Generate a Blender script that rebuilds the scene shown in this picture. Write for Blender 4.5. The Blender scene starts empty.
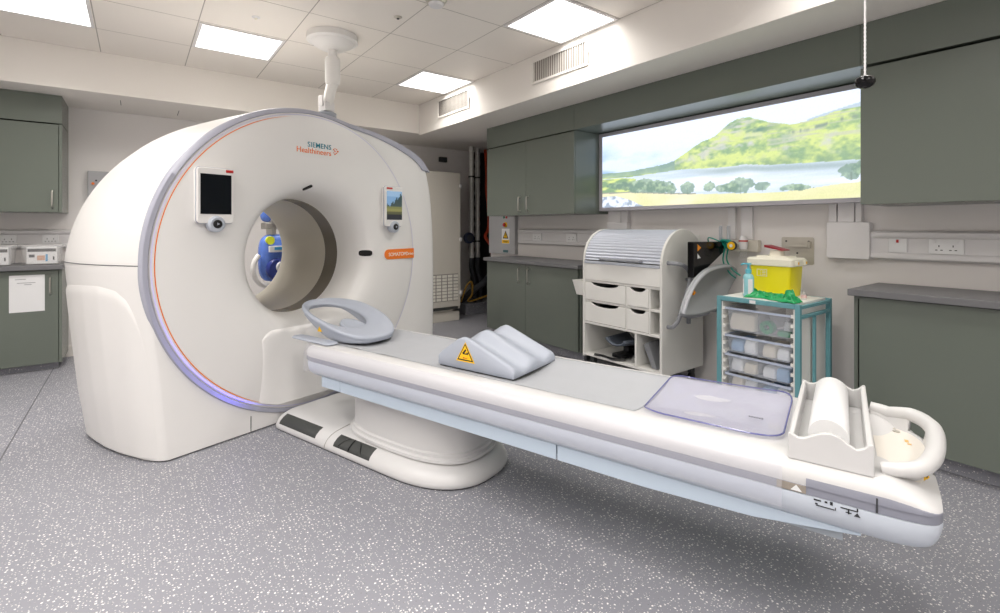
import bpy, bmesh, math, random
import numpy as np
from mathutils import Vector, Matrix
random.seed(7)
SC = bpy.context.scene
COL = SC.collection
PI = math.pi
R = math.radians

# ------------------------------------------------------------------ materials
def lin(c):
    c = c / 255.0
    return c / 12.92 if c <= 0.04045 else ((c + 0.055) / 1.055) ** 2.4
def rgb(r, g, b): return (lin(r), lin(g), lin(b), 1.0)
MATS = {}
def mat(name, col, rough=0.5, metal=0.0, var=0.03, nscale=6.0, bump=0.0, alpha=1.0, trans=0.0, emit=None, estr=0.0, spec=0.5, coat=0.0):
    if name in MATS: return MATS[name]
    m = bpy.data.materials.new(name); m.use_nodes = True
    nt = m.node_tree; N = nt.nodes; L = nt.links
    b = N['Principled BSDF']
    c = rgb(*col)
    tc = N.new('ShaderNodeTexCoord'); nz = N.new('ShaderNodeTexNoise')
    nz.inputs['Scale'].default_value = nscale; nz.inputs['Detail'].default_value = 3
    L.new(tc.outputs['Object'], nz.inputs['Vector'])
    mx = N.new('ShaderNodeMix'); mx.data_type = 'RGBA'
    mx.inputs[6].default_value = tuple(min(1, x * (1 - var)) for x in c[:3]) + (1,)
    mx.inputs[7].default_value = tuple(min(1, x * (1 + var)) for x in c[:3]) + (1,)
    L.new(nz.outputs['Fac'], mx.inputs[0]); L.new(mx.outputs[2], b.inputs['Base Color'])
    b.inputs['Roughness'].default_value = rough; b.inputs['Metallic'].default_value = metal
    b.inputs['Alpha'].default_value = alpha; b.inputs['Transmission Weight'].default_value = trans
    b.inputs['Specular IOR Level'].default_value = spec; b.inputs['Coat Weight'].default_value = coat
    if emit:
        b.inputs['Emission Color'].default_value = rgb(*emit); b.inputs['Emission Strength'].default_value = estr
    if bump:
        bp = N.new('ShaderNodeBump'); bp.inputs['Strength'].default_value = bump; bp.inputs['Distance'].default_value = 0.002
        n2 = N.new('ShaderNodeTexNoise'); n2.inputs['Scale'].default_value = 180
        L.new(tc.outputs['Object'], n2.inputs['Vector']); L.new(n2.outputs['Fac'], bp.inputs['Height']); L.new(bp.outputs[0], b.inputs['Normal'])
    MATS[name] = m
    return m

GWHITE = mat('gantry_white', (236, 234, 231), 0.32, var=0.01)
GGREY = mat('gantry_trim_grey', (174, 175, 188), 0.4, var=0.02)
TWHITE = mat('table_white', (212, 211, 210), 0.35, var=0.01)
TSHELL = mat('table_shell', (200, 207, 217), 0.35, var=0.01)  # pale blue-grey shell, darkened to take in its side shading
TSKIRT = mat('table_skirt', (190, 204, 218), 0.4, var=0.01)
TBAND = mat('table_band', (140, 142, 154), 0.4, var=0.02)
BORE = mat('bore_beige', (206, 200, 186), 0.38, var=0.01)
SCANW = mat('scan_window', (112, 104, 92), 0.25, var=0.05)
ORANGE = mat('orange', (246, 128, 36), 0.4)
TEALTXT = mat('teal_lettering', (20, 130, 150), 0.5)
ORTXT = mat('orange_lettering', (240, 120, 40), 0.5)
WHTXT = mat('white_lettering', (250, 248, 240), 0.5)
BLACK = mat('black_plastic', (16, 16, 18), 0.3)
GLOSSBLK = mat('glossy_black', (6, 6, 8), 0.14, spec=0.3)
DKGREY = mat('dark_grey_rubber', (62, 64, 62), 0.6)
CUSH = mat('grey_cushion', (172, 178, 190), 0.42, var=0.02)
SCREENB = mat('screen_black', (10, 14, 22), 0.08)
REDM = mat('red_marker', (190, 30, 26), 0.4)
CAB = mat('sage_cabinet', (106, 113, 104), 0.27, var=0.03, nscale=3)
CABIN = mat('cabinet_gap', (30, 32, 30), 0.8)
WORK = mat('grey_worktop', (110, 110, 112), 0.4, var=0.06, nscale=40)
STEEL = mat('brushed_steel', (200, 195, 184), 0.36, metal=0.55, var=0.05, nscale=30)
CHROME = mat('satin_handle', (205, 202, 196), 0.28, metal=1.0)
WALL = mat('wall_paint', (232, 228, 225), 0.65, var=0.015, nscale=1.2)
SOFF = mat('soffit_paint', (238, 233, 226), 0.6, var=0.012, nscale=1.0)
TRUNK = mat('white_pvc', (228, 226, 226), 0.4, var=0.01)
PLATE = mat('white_socket', (240, 240, 240), 0.3)
CART = mat('cart_laminate', (230, 229, 224), 0.45, var=0.015)
CARTIN = mat('cart_edge', (238, 237, 232), 0.45)
TAMB = mat('silver_tambour', (198, 203, 214), 0.35, metal=0.25, var=0.02)
GTUBE = mat('grey_tube', (150, 152, 158), 0.4)
SHIELD = mat('grey_shield', (168, 171, 174), 0.45)
TEAL = mat('teal_frame', (104, 158, 166), 0.45)
CLEAR = mat('clear_drawer', (224, 230, 240), 0.15, alpha=0.20, var=0.01)
CLEARBIN = mat('clear_bin', (232, 231, 230), 0.2, alpha=0.13, var=0.01)
YELLOW = mat('sharps_yellow', (238, 226, 20), 0.4, var=0.02)
CREAM = mat('cream_lid', (236, 232, 214), 0.4)
MAROON = mat('maroon_flap', (150, 40, 52), 0.4)
AQUA = mat('aqua_bottle', (150, 208, 214), 0.25, var=0.02)
AQUA2 = mat('aqua_pump', (96, 190, 208), 0.3)
GREEN = mat('green_film', (30, 160, 92), 0.3, var=0.2, nscale=14)
TEALTUBE = mat('teal_tubing', (20, 150, 130), 0.35)
PAPER = mat('paper', (230, 230, 230), 0.8, var=0.01)
SHEET = mat('paper_sheet', (174, 176, 180), 0.7, var=0.03, nscale=9, bump=0.2)
BLUECOV = mat('blue_cover', (96, 130, 214), 0.25, var=0.15, nscale=20)
WARN = mat('warning_yellow', (250, 196, 10), 0.45)
ELEC = mat('beige_enclosure', (208, 203, 192), 0.5, var=0.02)
PANELG = mat('grey_isolator', (176, 176, 178), 0.5)
SILVER = mat('foil_lagging', (206, 204, 200), 0.4, metal=0.35, var=0.25, nscale=40, bump=0.5)
DKPIPE = mat('dark_conduit', (50, 52, 56), 0.5)
REDHOSE = mat('orange_hose', (190, 60, 24), 0.5)
INK = mat('ink_black', (26, 26, 30), 0.7)
GREENDOT = mat('green_indicator', (20, 110, 80), 0.4)
BLUETAG = mat('blue_marker', (60, 150, 200), 0.5)
PHOTOC = mat('skin_print', (206, 160, 130), 0.6)
GUNGREY = mat('gunmetal_grey', (60, 62, 66), 0.5)  # plain dark grey for prints, dials, joints and drawer boxes
PACK1 = mat('cream_packs', (236, 228, 212), 0.7, var=0.08, nscale=40)
PACK2 = mat('white_packs', (244, 246, 250), 0.6, var=0.06, nscale=40)
PACK3 = mat('blue_packs', (150, 184, 220), 0.6, var=0.1, nscale=40)
TAPEG = mat('green_tape', (40, 150, 96), 0.5)

def emission_mat(name, col, s):
    m = bpy.data.materials.new(name); m.use_nodes = True
    nt = m.node_tree; nt.nodes.clear()
    e = nt.nodes.new('ShaderNodeEmission'); o = nt.nodes.new('ShaderNodeOutputMaterial')
    e.inputs[0].default_value = rgb(*col); e.inputs[1].default_value = s
    nt.links.new(e.outputs[0], o.inputs[0]); return m
LIGHTP = emission_mat('light_panel', (255, 251, 247), 3.0)
LEDLILAC = emission_mat('led_lilac', (170, 160, 255), 0.9)
LEDBLUE = emission_mat('led_blue', (70, 50, 255), 2.2)

def clear_film(name, col, amount, rough=0.15):
    m = bpy.data.materials.new(name); m.use_nodes = True
    nt = m.node_tree; N = nt.nodes; L = nt.links
    b = N['Principled BSDF']; b.inputs['Base Color'].default_value = rgb(*col); b.inputs['Roughness'].default_value = rough
    t = N.new('ShaderNodeBsdfTransparent'); t.inputs[0].default_value = rgb(*col)
    mx = N.new('ShaderNodeMixShader'); nz = N.new('ShaderNodeTexNoise'); tc = N.new('ShaderNodeTexCoord')
    nz.inputs['Scale'].default_value = 5
    mr = N.new('ShaderNodeMapRange'); mr.inputs[3].default_value = amount * 0.85; mr.inputs[4].default_value = min(1, amount * 1.15)
    L.new(tc.outputs['Object'], nz.inputs['Vector']); L.new(nz.outputs['Fac'], mr.inputs[0]); L.new(mr.outputs[0], mx.inputs[0])
    L.new(t.outputs[0], mx.inputs[1]); L.new(b.outputs[0], mx.inputs[2])
    L.new(mx.outputs[0], N['Material Output'].inputs[0]); return m
FILM = clear_film('clear_table_film', (249, 249, 252), 0.19, 0.2)
PLEXI = clear_film('tinted_plexi', (241, 241, 247), 0.17, 0.05)

def vcol_mat(name, strength, rough=0.3):
    m = bpy.data.materials.new(name); m.use_nodes = True
    nt = m.node_tree; N = nt.nodes; L = nt.links
    a = N.new('ShaderNodeAttribute'); a.attribute_name = 'Col'
    b = N['Principled BSDF']; b.inputs['Base Color'].default_value = (0.02, 0.02, 0.02, 1); b.inputs['Roughness'].default_value = rough
    L.new(a.outputs['Color'], b.inputs['Emission Color']); b.inputs['Emission Strength'].default_value = strength
    return m

def floor_mat(name='flecked_vinyl', dims='2D', kk=1.0):
    m = bpy.data.materials.new(name); m.use_nodes = True
    nt = m.node_tree; N = nt.nodes; L = nt.links; b = N['Principled BSDF']
    tc = N.new('ShaderNodeTexCoord')
    base = N.new('ShaderNodeTexNoise'); base.inputs['Scale'].default_value = 1.3; base.inputs['Detail'].default_value = 5
    fine = N.new('ShaderNodeTexNoise'); fine.inputs['Scale'].default_value = 220
    L.new(tc.outputs['Object'], base.inputs['Vector']); L.new(tc.outputs['Object'], fine.inputs['Vector'])
    mx = N.new('ShaderNodeMix'); mx.data_type = 'RGBA'
    mx.inputs[6].default_value = rgb(133, 134, 141); mx.inputs[7].default_value = rgb(145, 145, 152)
    ad = N.new('ShaderNodeMath'); ad.operation = 'MULTIPLY_ADD'; ad.inputs[1].default_value = 0.5
    L.new(fine.outputs['Fac'], ad.inputs[0])
    hm = N.new('ShaderNodeMath'); hm.operation = 'MULTIPLY'; hm.inputs[1].default_value = 0.5
    L.new(base.outputs['Fac'], hm.inputs[0]); L.new(hm.outputs[0], ad.inputs[2]); L.new(ad.outputs[0], mx.inputs[0])
    cur = mx.outputs[2]
    for sc, r0, keep, col in ((64, 0.155, 0.42, (243, 240, 237)), (105, 0.17, 0.68, (218, 215, 213)), (85, 0.12, 0.80, (118, 118, 122))):
        v = N.new('ShaderNodeTexVoronoi'); v.inputs['Scale'].default_value = sc; v.voronoi_dimensions = dims
        wn = N.new('ShaderNodeTexNoise'); wn.inputs['Scale'].default_value = 330
        ws = N.new('ShaderNodeVectorMath'); ws.operation = 'SCALE'; ws.inputs[3].default_value = 0.0045
        wa = N.new('ShaderNodeVectorMath'); wa.operation = 'ADD'
        L.new(tc.outputs['Object'], wn.inputs['Vector']); L.new(wn.outputs['Color'], ws.inputs[0]); L.new(ws.outputs[0], wa.inputs[0]); L.new(tc.outputs['Object'], wa.inputs[1])
        L.new(wa.outputs[0], v.inputs['Vector'])
        sp = N.new('ShaderNodeSeparateColor'); L.new(v.outputs['Color'], sp.inputs[0])
        rad = N.new('ShaderNodeMath'); rad.operation = 'MULTIPLY'; rad.inputs[1].default_value = r0 * 1.2
        ra = N.new('ShaderNodeMath'); ra.operation = 'ADD'; ra.inputs[1].default_value = r0 * 0.25
        L.new(sp.outputs[1], rad.inputs[0]); L.new(rad.outputs[0], ra.inputs[0])
        lt = N.new('ShaderNodeMath'); lt.operation = 'LESS_THAN'; L.new(v.outputs['Distance'], lt.inputs[0]); L.new(ra.outputs[0], lt.inputs[1])
        kp = N.new('ShaderNodeMath'); kp.operation = 'GREATER_THAN'; kp.inputs[1].default_value = keep * kk; L.new(sp.outputs[0], kp.inputs[0])
        mu = N.new('ShaderNodeMath'); mu.operation = 'MULTIPLY'; L.new(lt.outputs[0], mu.inputs[0]); L.new(kp.outputs[0], mu.inputs[1])
        m2 = N.new('ShaderNodeMix'); m2.data_type = 'RGBA'; m2.inputs[7].default_value = rgb(*col)
        L.new(mu.outputs[0], m2.inputs[0]); L.new(cur, m2.inputs[6]); cur = m2.outputs[2]
    sx = N.new('ShaderNodeSeparateXYZ'); L.new(tc.outputs['Object'], sx.inputs[0])
    s1 = N.new('ShaderNodeMath'); s1.operation = 'ADD'; s1.inputs[1].default_value = 0.565; L.new(sx.outputs[0], s1.inputs[0])
    s2 = N.new('ShaderNodeMath'); s2.operation = 'ABSOLUTE'; L.new(s1.outputs[0], s2.inputs[0])
    s3 = N.new('ShaderNodeMath'); s3.operation = 'LESS_THAN'; s3.inputs[1].default_value = 0.0035; L.new(s2.outputs[0], s3.inputs[0])
    m3 = N.new('ShaderNodeMix'); m3.data_type = 'RGBA'; m3.inputs[7].default_value = rgb(96, 96, 100)
    L.new(s3.outputs[0], m3.inputs[0]); L.new(cur, m3.inputs[6])
    L.new(m3.outputs[2], b.inputs['Base Color']); b.inputs['Roughness'].default_value = 0.42
    return m

def ceiling_mat():
    m = bpy.data.materials.new('ceiling_tiles'); m.use_nodes = True
    nt = m.node_tree; N = nt.nodes; L = nt.links; b = N['Principled BSDF']
    tc = N.new('ShaderNodeTexCoord'); sx = N.new('ShaderNodeSeparateXYZ'); L.new(tc.outputs['Object'], sx.inputs[0])
    outs = []
    for ax, off, pit in ((0, 2.72, 0.591), (1, 5.25, 0.605)):
        a = N.new('ShaderNodeMath'); a.operation = 'SUBTRACT'; a.inputs[1].default_value = off - pit * 40; L.new(sx.outputs[ax], a.inputs[0])
        d = N.new('ShaderNodeMath'); d.operation = 'DIVIDE'; d.inputs[1].default_value = pit; L.new(a.outputs[0], d.inputs[0])
        f = N.new('ShaderNodeMath'); f.operation = 'FRACT'; L.new(d.outputs[0], f.inputs[0])
        s = N.new('ShaderNodeMath'); s.operation = 'SUBTRACT'; s.inputs[1].default_value = 0.5; L.new(f.outputs[0], s.inputs[0])
        ab = N.new('ShaderNodeMath'); ab.operation = 'ABSOLUTE'; L.new(s.outputs[0], ab.inputs[0])
        g = N.new('ShaderNodeMath'); g.operation = 'GREATER_THAN'; g.inputs[1].default_value = 0.4945; L.new(ab.outputs[0], g.inputs[0])
        outs.append(g)
    mx = N.new('ShaderNodeMath'); mx.operation = 'MAXIMUM'; L.new(outs[0].outputs[0], mx.inputs[0]); L.new(outs[1].outputs[0], mx.inputs[1])
    nz = N.new('ShaderNodeTexNoise'); nz.inputs['Scale'].default_value = 2; L.new(tc.outputs['Object'], nz.inputs['Vector'])
    c0 = N.new('ShaderNodeMix'); c0.data_type = 'RGBA'; c0.inputs[6].default_value = rgb(240, 234, 226); c0.inputs[7].default_value = rgb(244, 238, 230)
    L.new(nz.outputs['Fac'], c0.inputs[0])
    c1 = N.new('ShaderNodeMix'); c1.data_type = 'RGBA'; c1.inputs[7].default_value = rgb(170, 163, 154)
    L.new(mx.outputs[0], c1.inputs[0]); L.new(c0.outputs[2], c1.inputs[6]); L.new(c1.outputs[2], b.inputs['Base Color'])
    b.inputs['Roughness'].default_value = 0.5
    return m

# ------------------------------------------------------------------ mesh builder
class MB:
    def __init__(s): s.v = []; s.f = []
    def add(s, vs, fs):
        o = len(s.v); s.v += [tuple(v) for v in vs]; s.f += [tuple(i + o for i in f) for f in fs]; return s
    def box(s, x0, x1, y0, y1, z0, z1):
        vs = [(x, y, z) for z in (z0, z1) for y in (y0, y1) for x in (x0, x1)]
        return s.add(vs, [(0, 2, 3, 1), (4, 5, 7, 6), (0, 1, 5, 4), (2, 6, 7, 3), (0, 4, 6, 2), (1, 3, 7, 5)])
    def loft(s, rings, closed=True, cap0=True, cap1=True, wrap=False):
        n = len(rings[0]); vs = [p for r in rings for p in r]; fs = []
        m = len(rings)
        for i in range(m if wrap else m - 1):
            a = i * n; b = ((i + 1) % m) * n
            for j in range(n if closed else n - 1):
                k = (j + 1) % n
                fs.append((a + j, a + k, b + k, b + j))
        if closed and not wrap:
            if cap0: fs.append(tuple(range(n))[::-1])
            if cap1: fs.append(tuple(range((m - 1) * n, m * n)))
        return s.add(vs, fs)
    def prism(s, poly, axis, a0, a1):
        def p3(p, a):
            return (a, p[0], p[1]) if axis == 'x' else (p[0], a, p[1]) if axis == 'y' else (p[0], p[1], a)
        return s.loft([[p3(p, a0) for p in poly], [p3(p, a1) for p in poly]])
    def tube(s, path, r, n=8, caps=True):
        P = [Vector(p) for p in path]; rr = r if isinstance(r, (list, tuple)) else [r] * len(P)
        T = []
        for i in range(len(P)):
            a = P[max(0, i - 1)]; b = P[min(len(P) - 1, i + 1)]; T.append((b - a).normalized())
        up = Vector((0, 0, 1)) if abs(T[0].z) < 0.9 else Vector((1, 0, 0))
        u = T[0].cross(up).normalized(); rings = []
        for i in range(len(P)):
            u = (u - T[i] * u.dot(T[i])).normalized(); w = T[i].cross(u)
            rings.append([tuple(P[i] + (u * math.cos(2 * PI * k / n) + w * math.sin(2 * PI * k / n)) * rr[i]) for k in range(n)])
        return s.loft(rings, True, caps, caps)
    def lathe(s, prof, c=(0, 0, 0), axis='z', n=24, cap0=True, cap1=True, sx=1.0, sy=1.0):
        rings = []
        for r, h in prof:
            ring = []
            for k in range(n):
                a = 2 * PI * k / n; x = r * math.cos(a) * sx; y = r * math.sin(a) * sy
                if axis == 'z': ring.append((c[0] + x, c[1] + y, c[2] + h))
                elif axis == 'y': ring.append((c[0] + x, c[1] + h, c[2] + y))
                else: ring.append((c[0] + h, c[1] + x, c[2] + y))
            rings.append(ring)
        return s.loft(rings, True, cap0, cap1)
    def grid(s, fn, nu, nv):
        vs = [fn(i / nu, j / nv) for j in range(nv + 1) for i in range(nu + 1)]
        fs = [(j * (nu + 1) + i, j * (nu + 1) + i + 1, (j + 1) * (nu + 1) + i + 1, (j + 1) * (nu + 1) + i) for j in range(nv) for i in range(nu)]
        return s.add(vs, fs)
    def build(s, name, m, parent=None, bevel=0.0, seg=2, solid=0.0, sub=0, angle=35, loc=None, rotz=0.0, offset=-1, flat=False):
        me = bpy.data.meshes.new(name); me.from_pydata(s.v, [], s.f)
        bm = bmesh.new(); bm.from_mesh(me)
        bmesh.ops.remove_doubles(bm, verts=bm.verts, dist=1e-6)
        bmesh.ops.recalc_face_normals(bm, faces=bm.faces); bm.to_mesh(me); bm.free()
        if not flat:
            me.polygons.foreach_set('use_smooth', [True] * len(me.polygons))
            if not bevel: me.set_sharp_from_angle(angle=R(angle))
        me.materials.append(m)
        o = bpy.data.objects.new(name, me); COL.objects.link(o)
        if parent: o.parent = parent
        if loc: o.location = loc
        o.rotation_euler.z = rotz
        if solid:
            d = o.modifiers.new('solid', 'SOLIDIFY'); d.thickness = solid; d.offset = offset
        if bevel:
            d = o.modifiers.new('bevel', 'BEVEL'); d.width = bevel; d.segments = seg; d.limit_method = 'ANGLE'; d.angle_limit = R(30); d.harden_normals = True
        if sub:
            d = o.modifiers.new('sub', 'SUBSURF'); d.levels = sub; d.render_levels = sub
        return o
def bx(*a): return MB().box(*a)
def tag(o, label, cat, group=None, kind=None):
    if label: o['label'] = label
    if cat: o['category'] = cat
    if group: o['group'] = group
    if kind: o['kind'] = kind
    return o
def thing(name, label, cat, loc=(0, 0, 0), rotz=0.0, group=None):
    o = bpy.data.objects.new(name, None); COL.objects.link(o); o.empty_display_size = 0.1
    o.location = loc; o.rotation_euler.z = rotz
    return tag(o, label, cat, group)
def struct(name, mb, m, label, cat='wall', **k):
    o = mb.build(name, m, **k); o['kind'] = 'structure'; o['label'] = label; o['category'] = cat; return o
def plabel(o, t): o['label'] = t; return o
def arc(cx, cy, r, a0, a1, n):
    return [(cx + r * math.cos(R(a0 + (a1 - a0) * i / n)), cy + r * math.sin(R(a0 + (a1 - a0) * i / n))) for i in range(n + 1)]
def rrect(x0, x1, y0, y1, r, n=5):
    return arc(x1 - r, y1 - r, r, 0, 90, n) + arc(x0 + r, y1 - r, r, 90, 180, n) + arc(x0 + r, y0 + r, r, 180, 270, n) + arc(x1 - r, y0 + r, r, 270, 360, n)
def smooth_path(pts, n=6):
    P = [Vector(p) for p in pts]; out = []
    for i in range(len(P) - 1):
        p0 = P[max(0, i - 1)]; p1 = P[i]; p2 = P[i + 1]; p3 = P[min(len(P) - 1, i + 2)]
        for k in range(n):
            t = k / n
            out.append(tuple(0.5 * ((2 * p1) + (p2 - p0) * t + (2 * p0 - 5 * p1 + 4 * p2 - p3) * t * t + (3 * p1 - p0 - 3 * p2 + p3) * t ** 3)))
    out.append(tuple(P[-1])); return out
def interp(x, xs, ys):
    return float(np.interp(x, xs, ys))
def text_mesh(name, body, size, m, parent, matrix, depth=0.0008, align='CENTER', spacing=1.0, bold=0.0):
    cu = bpy.data.curves.new(name, 'FONT'); cu.body = body; cu.size = size; cu.extrude = depth; cu.align_x = align
    cu.space_character = spacing; cu.offset = bold; cu.resolution_u = 3
    t = bpy.data.objects.new(name, cu); COL.objects.link(t)
    bpy.context.view_layer.update()
    me = bpy.data.meshes.new_from_object(t.evaluated_get(bpy.context.evaluated_depsgraph_get()))
    bpy.data.objects.remove(t); bpy.data.curves.remove(cu)
    me.materials.clear(); me.materials.append(m); me.name = name
    o = bpy.data.objects.new(name, me); COL.objects.link(o)
    if parent: o.parent = parent
    o.matrix_local = matrix
    return o
FRONT = lambda x, y, z: Matrix.Translation((x, y, z)) @ Matrix.Rotation(R(90), 4, 'X')               # faces -Y
LEFTW = lambda x, y, z: Matrix.Translation((x, y, z)) @ Matrix.Rotation(R(-90), 4, 'Z') @ Matrix.Rotation(R(90), 4, 'X')   # faces -X
# ------------------------------------------------------------------ the room
ZC = 2.673; ZS = 2.33; ZR = 2.31; XS = 2.72
struct('floor', bx(-2.6, 4.3, -1.8, 6.05, -0.05, 0), floor_mat(), 'grey vinyl floor with white flecks', 'floor', flat=True)
floor_mat('flecked_vinyl_skirting', '3D', 0.15)
struct('ceiling', bx(-2.6, XS, -1.8, 5.25, ZC, ZC + 0.05), ceiling_mat(), 'white tiled suspended ceiling', 'ceiling', flat=True)
struct('wall_right', bx(3.6, 3.7, -1.8, 5.0, 0, 2.7), WALL, 'white painted wall behind the green cabinets', flat=True)
SHADEW = mat('alcove_shade', (58, 56, 54), 0.8)  # alcove shade put into the colour of its walls and an added board
struct('trim_10', bx(3.98, 4.3, 6.02, 6.049, 0.1, 2.329), SHADEW, 'added dark sheet standing in for the shade behind the pipes', 'panel')
struct('wall_far_right', bx(4.3, 4.4, 4.9, 6.15, 0, 2.7), SHADEW, 'side wall of the pipe alcove, coloured dark for its shade', flat=True)
struct('wall_back', bx(-2.7, 4.4, 6.05, 6.15, 0, 2.7), WALL, 'white painted wall behind the scanner', flat=True)
struct('wall_left', bx(-2.7, -2.6, -1.9, 6.15, 0, 2.7), WALL, 'white painted left wall', flat=True)
struct('wall_front', bx(-2.7, 3.7, -1.9, -1.8, 0, 2.7), WALL, 'white painted wall behind the viewpoint', flat=True)
struct('wall_alcove', bx(3.7, 4.4, 4.9, 5.0, 0, 2.7), SHADEW, 'near wall of the pipe alcove, coloured dark for its shade', flat=True)
struct('trim_1', bx(XS, 3.6, -1.8, 5.249, ZR, ZC + 0.05), SOFF, 'white boxed soffit above the green cabinets', 'soffit', bevel=0.004)
struct('trim_2', bx(-2.6, 4.3, 5.25, 6.05, ZS, ZC + 0.05), SOFF, 'white boxed soffit along the back wall', 'soffit', bevel=0.004)
struct('trim_9', bx(3.602, 4.3, 5.0, 5.249, ZS, ZC + 0.05), SOFF, 'soffit over the pipe alcove', 'soffit')
struct('trim_3', MB().box(-0.112, -0.108, 5.45, 5.66, ZS - 0.002, ZS).box(0.33, 0.334, 5.60, 5.84, ZS - 0.002, ZS), CABIN, 'thin dark joints in the back soffit', 'joint')
struct('baseboard_back', bx(-2.6, 4.3, 6.035, 6.05, 0, 0.10), SOFF, 'pale skirting along the back wall', 'baseboard', bevel=0.003)
struct('trim_4', bx(3.62, 4.3, 5.62, 6.05, 0, 0.15), bpy.data.materials['flecked_vinyl_skirting'], 'raised vinyl covered step in the alcove', 'step', bevel=0.01)

# ceiling lights
LAMP_W = 13.0
def ceiling_light(x, y, label):
    t = thing('ceiling_light', label, 'light', (x, y, ZC), 0, 'recessed ceiling light panels')
    w = 0.2875; i = 0.268
    MB().box(-w, w, -w, -i, -0.008, -0.0005).box(-w, w, i, w, -0.008, -0.0005).box(-w, -i, -i, i, -0.008, -0.0005).box(i, w, -i, i, -0.008, -0.0005).build('frame', TRUNK, t)
    bx(-i, i, -i, i, -0.005, -0.001).build('diffuser', LIGHTP, t, flat=True)
    la = bpy.data.lights.new('lamp', 'AREA'); la.shape = 'SQUARE'; la.size = 0.53; la.energy = LAMP_W * (0.6 if x > 2 else 1.18); la.color = (1.0, 0.965, 0.93); la.spread = R(140)
    lo = bpy.data.objects.new('lamp', la); COL.objects.link(lo); lo.parent = t; lo.location = (0, 0, -0.012)
    return t
ceiling_light(2.4245, 2.52, 'square lit ceiling panel beside the larger soffit vent')
ceiling_light(2.4245, 4.345, 'square lit ceiling panel beside the smaller soffit vent, farthest along the right')
ceiling_light(0.6515, 4.345, 'square lit ceiling panel above the left shoulder of the scanner')
ceiling_light(-0.53, 4.345, 'square lit ceiling panel cut by the top left corner of the photo')
for x, y in ((2.4245, 0.7), (0.615, 0.7), (-0.595, 2.53), (-0.595, 0.7), (-1.805, 2.53), (-1.805, 0.7), (0.615, -1.1), (2.4245, -1.1), (-0.595, -1.1)):  # panels added out of view for extra room light
    ceiling_light(x, y, 'unseen square ceiling panel added outside the frame to light the room')

# air vents on the soffit
def air_vent(y0, y1, z0, z1, label):
    t = thing('air_vent', label, 'vent', (XS, (y0 + y1) / 2, (z0 + z1) / 2), 0, 'air vents on the soffit')
    w = (y1 - y0) / 2; h = (z1 - z0) / 2; b = 0.02
    MB().box(-0.012, -0.0005, -w, w, -h, -h + b).box(-0.012, -0.0005, -w, w, h - b, h).box(-0.012, -0.0005, -w, -w + b, -h + b, h - b).box(-0.012, -0.0005, w - b, w, -h + b, h - b).build('frame', SOFF, t, bevel=0.002)
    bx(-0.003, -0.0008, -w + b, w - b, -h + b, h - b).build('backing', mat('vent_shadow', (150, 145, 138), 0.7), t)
    g = MB(); n = int((y1 - y0 - 2 * b) / 0.026)
    for k in range(n):
        y = -w + b + (k + 0.5) * (2 * (w - b)) / n
        g.add([(-0.010, y - 0.006, -h + b), (-0.010, y - 0.003, -h + b), (-0.003, y + 0.009, -h + b), (-0.003, y + 0.006, -h + b), (-0.010, y - 0.006, h - b), (-0.010, y - 0.003, h - b), (-0.003, y + 0.009, h - b), (-0.003, y + 0.006, h - b)],
              [(0, 1, 5, 4), (1, 2, 6, 5), (2, 3, 7, 6), (3, 0, 4, 7), (0, 3, 2, 1), (4, 5, 6, 7)])
    g.build('grille', SOFF, t)
air_vent(2.518, 3.165, 2.425, 2.630, 'white louvred vent on the soffit nearer the landscape picture')
air_vent(4.14, 4.795, 2.425, 2.632, 'white louvred vent at the far end of the soffit')
# small ceiling fittings
t = thing('sprinkler_head', 'small dark sprinkler fitting in the ceiling tile right of the ceiling arm', 'sprinkler', (1.461, 3.136, ZC))
MB().lathe([(0.028, -0.001), (0.028, -0.004), (0.012, -0.010)], n=14).build('escutcheon', STEEL, t)
MB().lathe([(0.010, -0.010), (0.010, -0.014), (0.004, -0.018)], n=10).build('cap', DKGREY, t)
t = thing('sprinkler_head', 'small pale sprinkler fitting in the ceiling tile left of the ceiling arm', 'sprinkler', (0.669, 3.729, ZC))
MB().lathe([(0.028, -0.001), (0.028, -0.004), (0.012, -0.010)], n=14).build('escutcheon', TRUNK, t)
MB().lathe([(0.010, -0.010), (0.010, -0.014), (0.004, -0.018)], n=10).build('cap', CREAM, t)
t = thing('smoke_detector', 'round grey ceiling detector cut by the top edge of the photo', 'detector', (1.527, 2.718, ZC))
MB().lathe([(0.07, -0.001), (0.07, -0.02), (0.055, -0.045)], n=24).build('base', STEEL, t)
MB().lathe([(0.05, -0.045), (0.04, -0.06)], n=24).build('sensor', TRUNK, t)
# pull cord
t = thing('pull_cord', 'black ball on a white pull cord hanging in front of the right cupboard', 'pull cord', (1.392, 0.406, 1.556))
MB().lathe([(0.002, 0.014), (0.010, 0.0135), (0.017, 0.010), (0.0205, 0.004), (0.0205, -0.003), (0.017, -0.010), (0.010, -0.0145), (0.002, -0.016)], n=24).build('ball', GLOSSBLK, t)
cb = MB(); cb.tube([(0, 0, 0.014)] + [(0, 0, 0.014 + 0.005 * k) for k in range(1, 212)], [0.0027 if k % 2 else 0.0019 for k in range(212)], 7)
cb.build('cord', TRUNK, t)
MB().lathe([(0.04, ZC - 1.556 - 0.001), (0.038, ZC - 1.556 - 0.022), (0.02, ZC - 1.556 - 0.03)], n=20).build('ceiling_rose', TRUNK, t)

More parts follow.
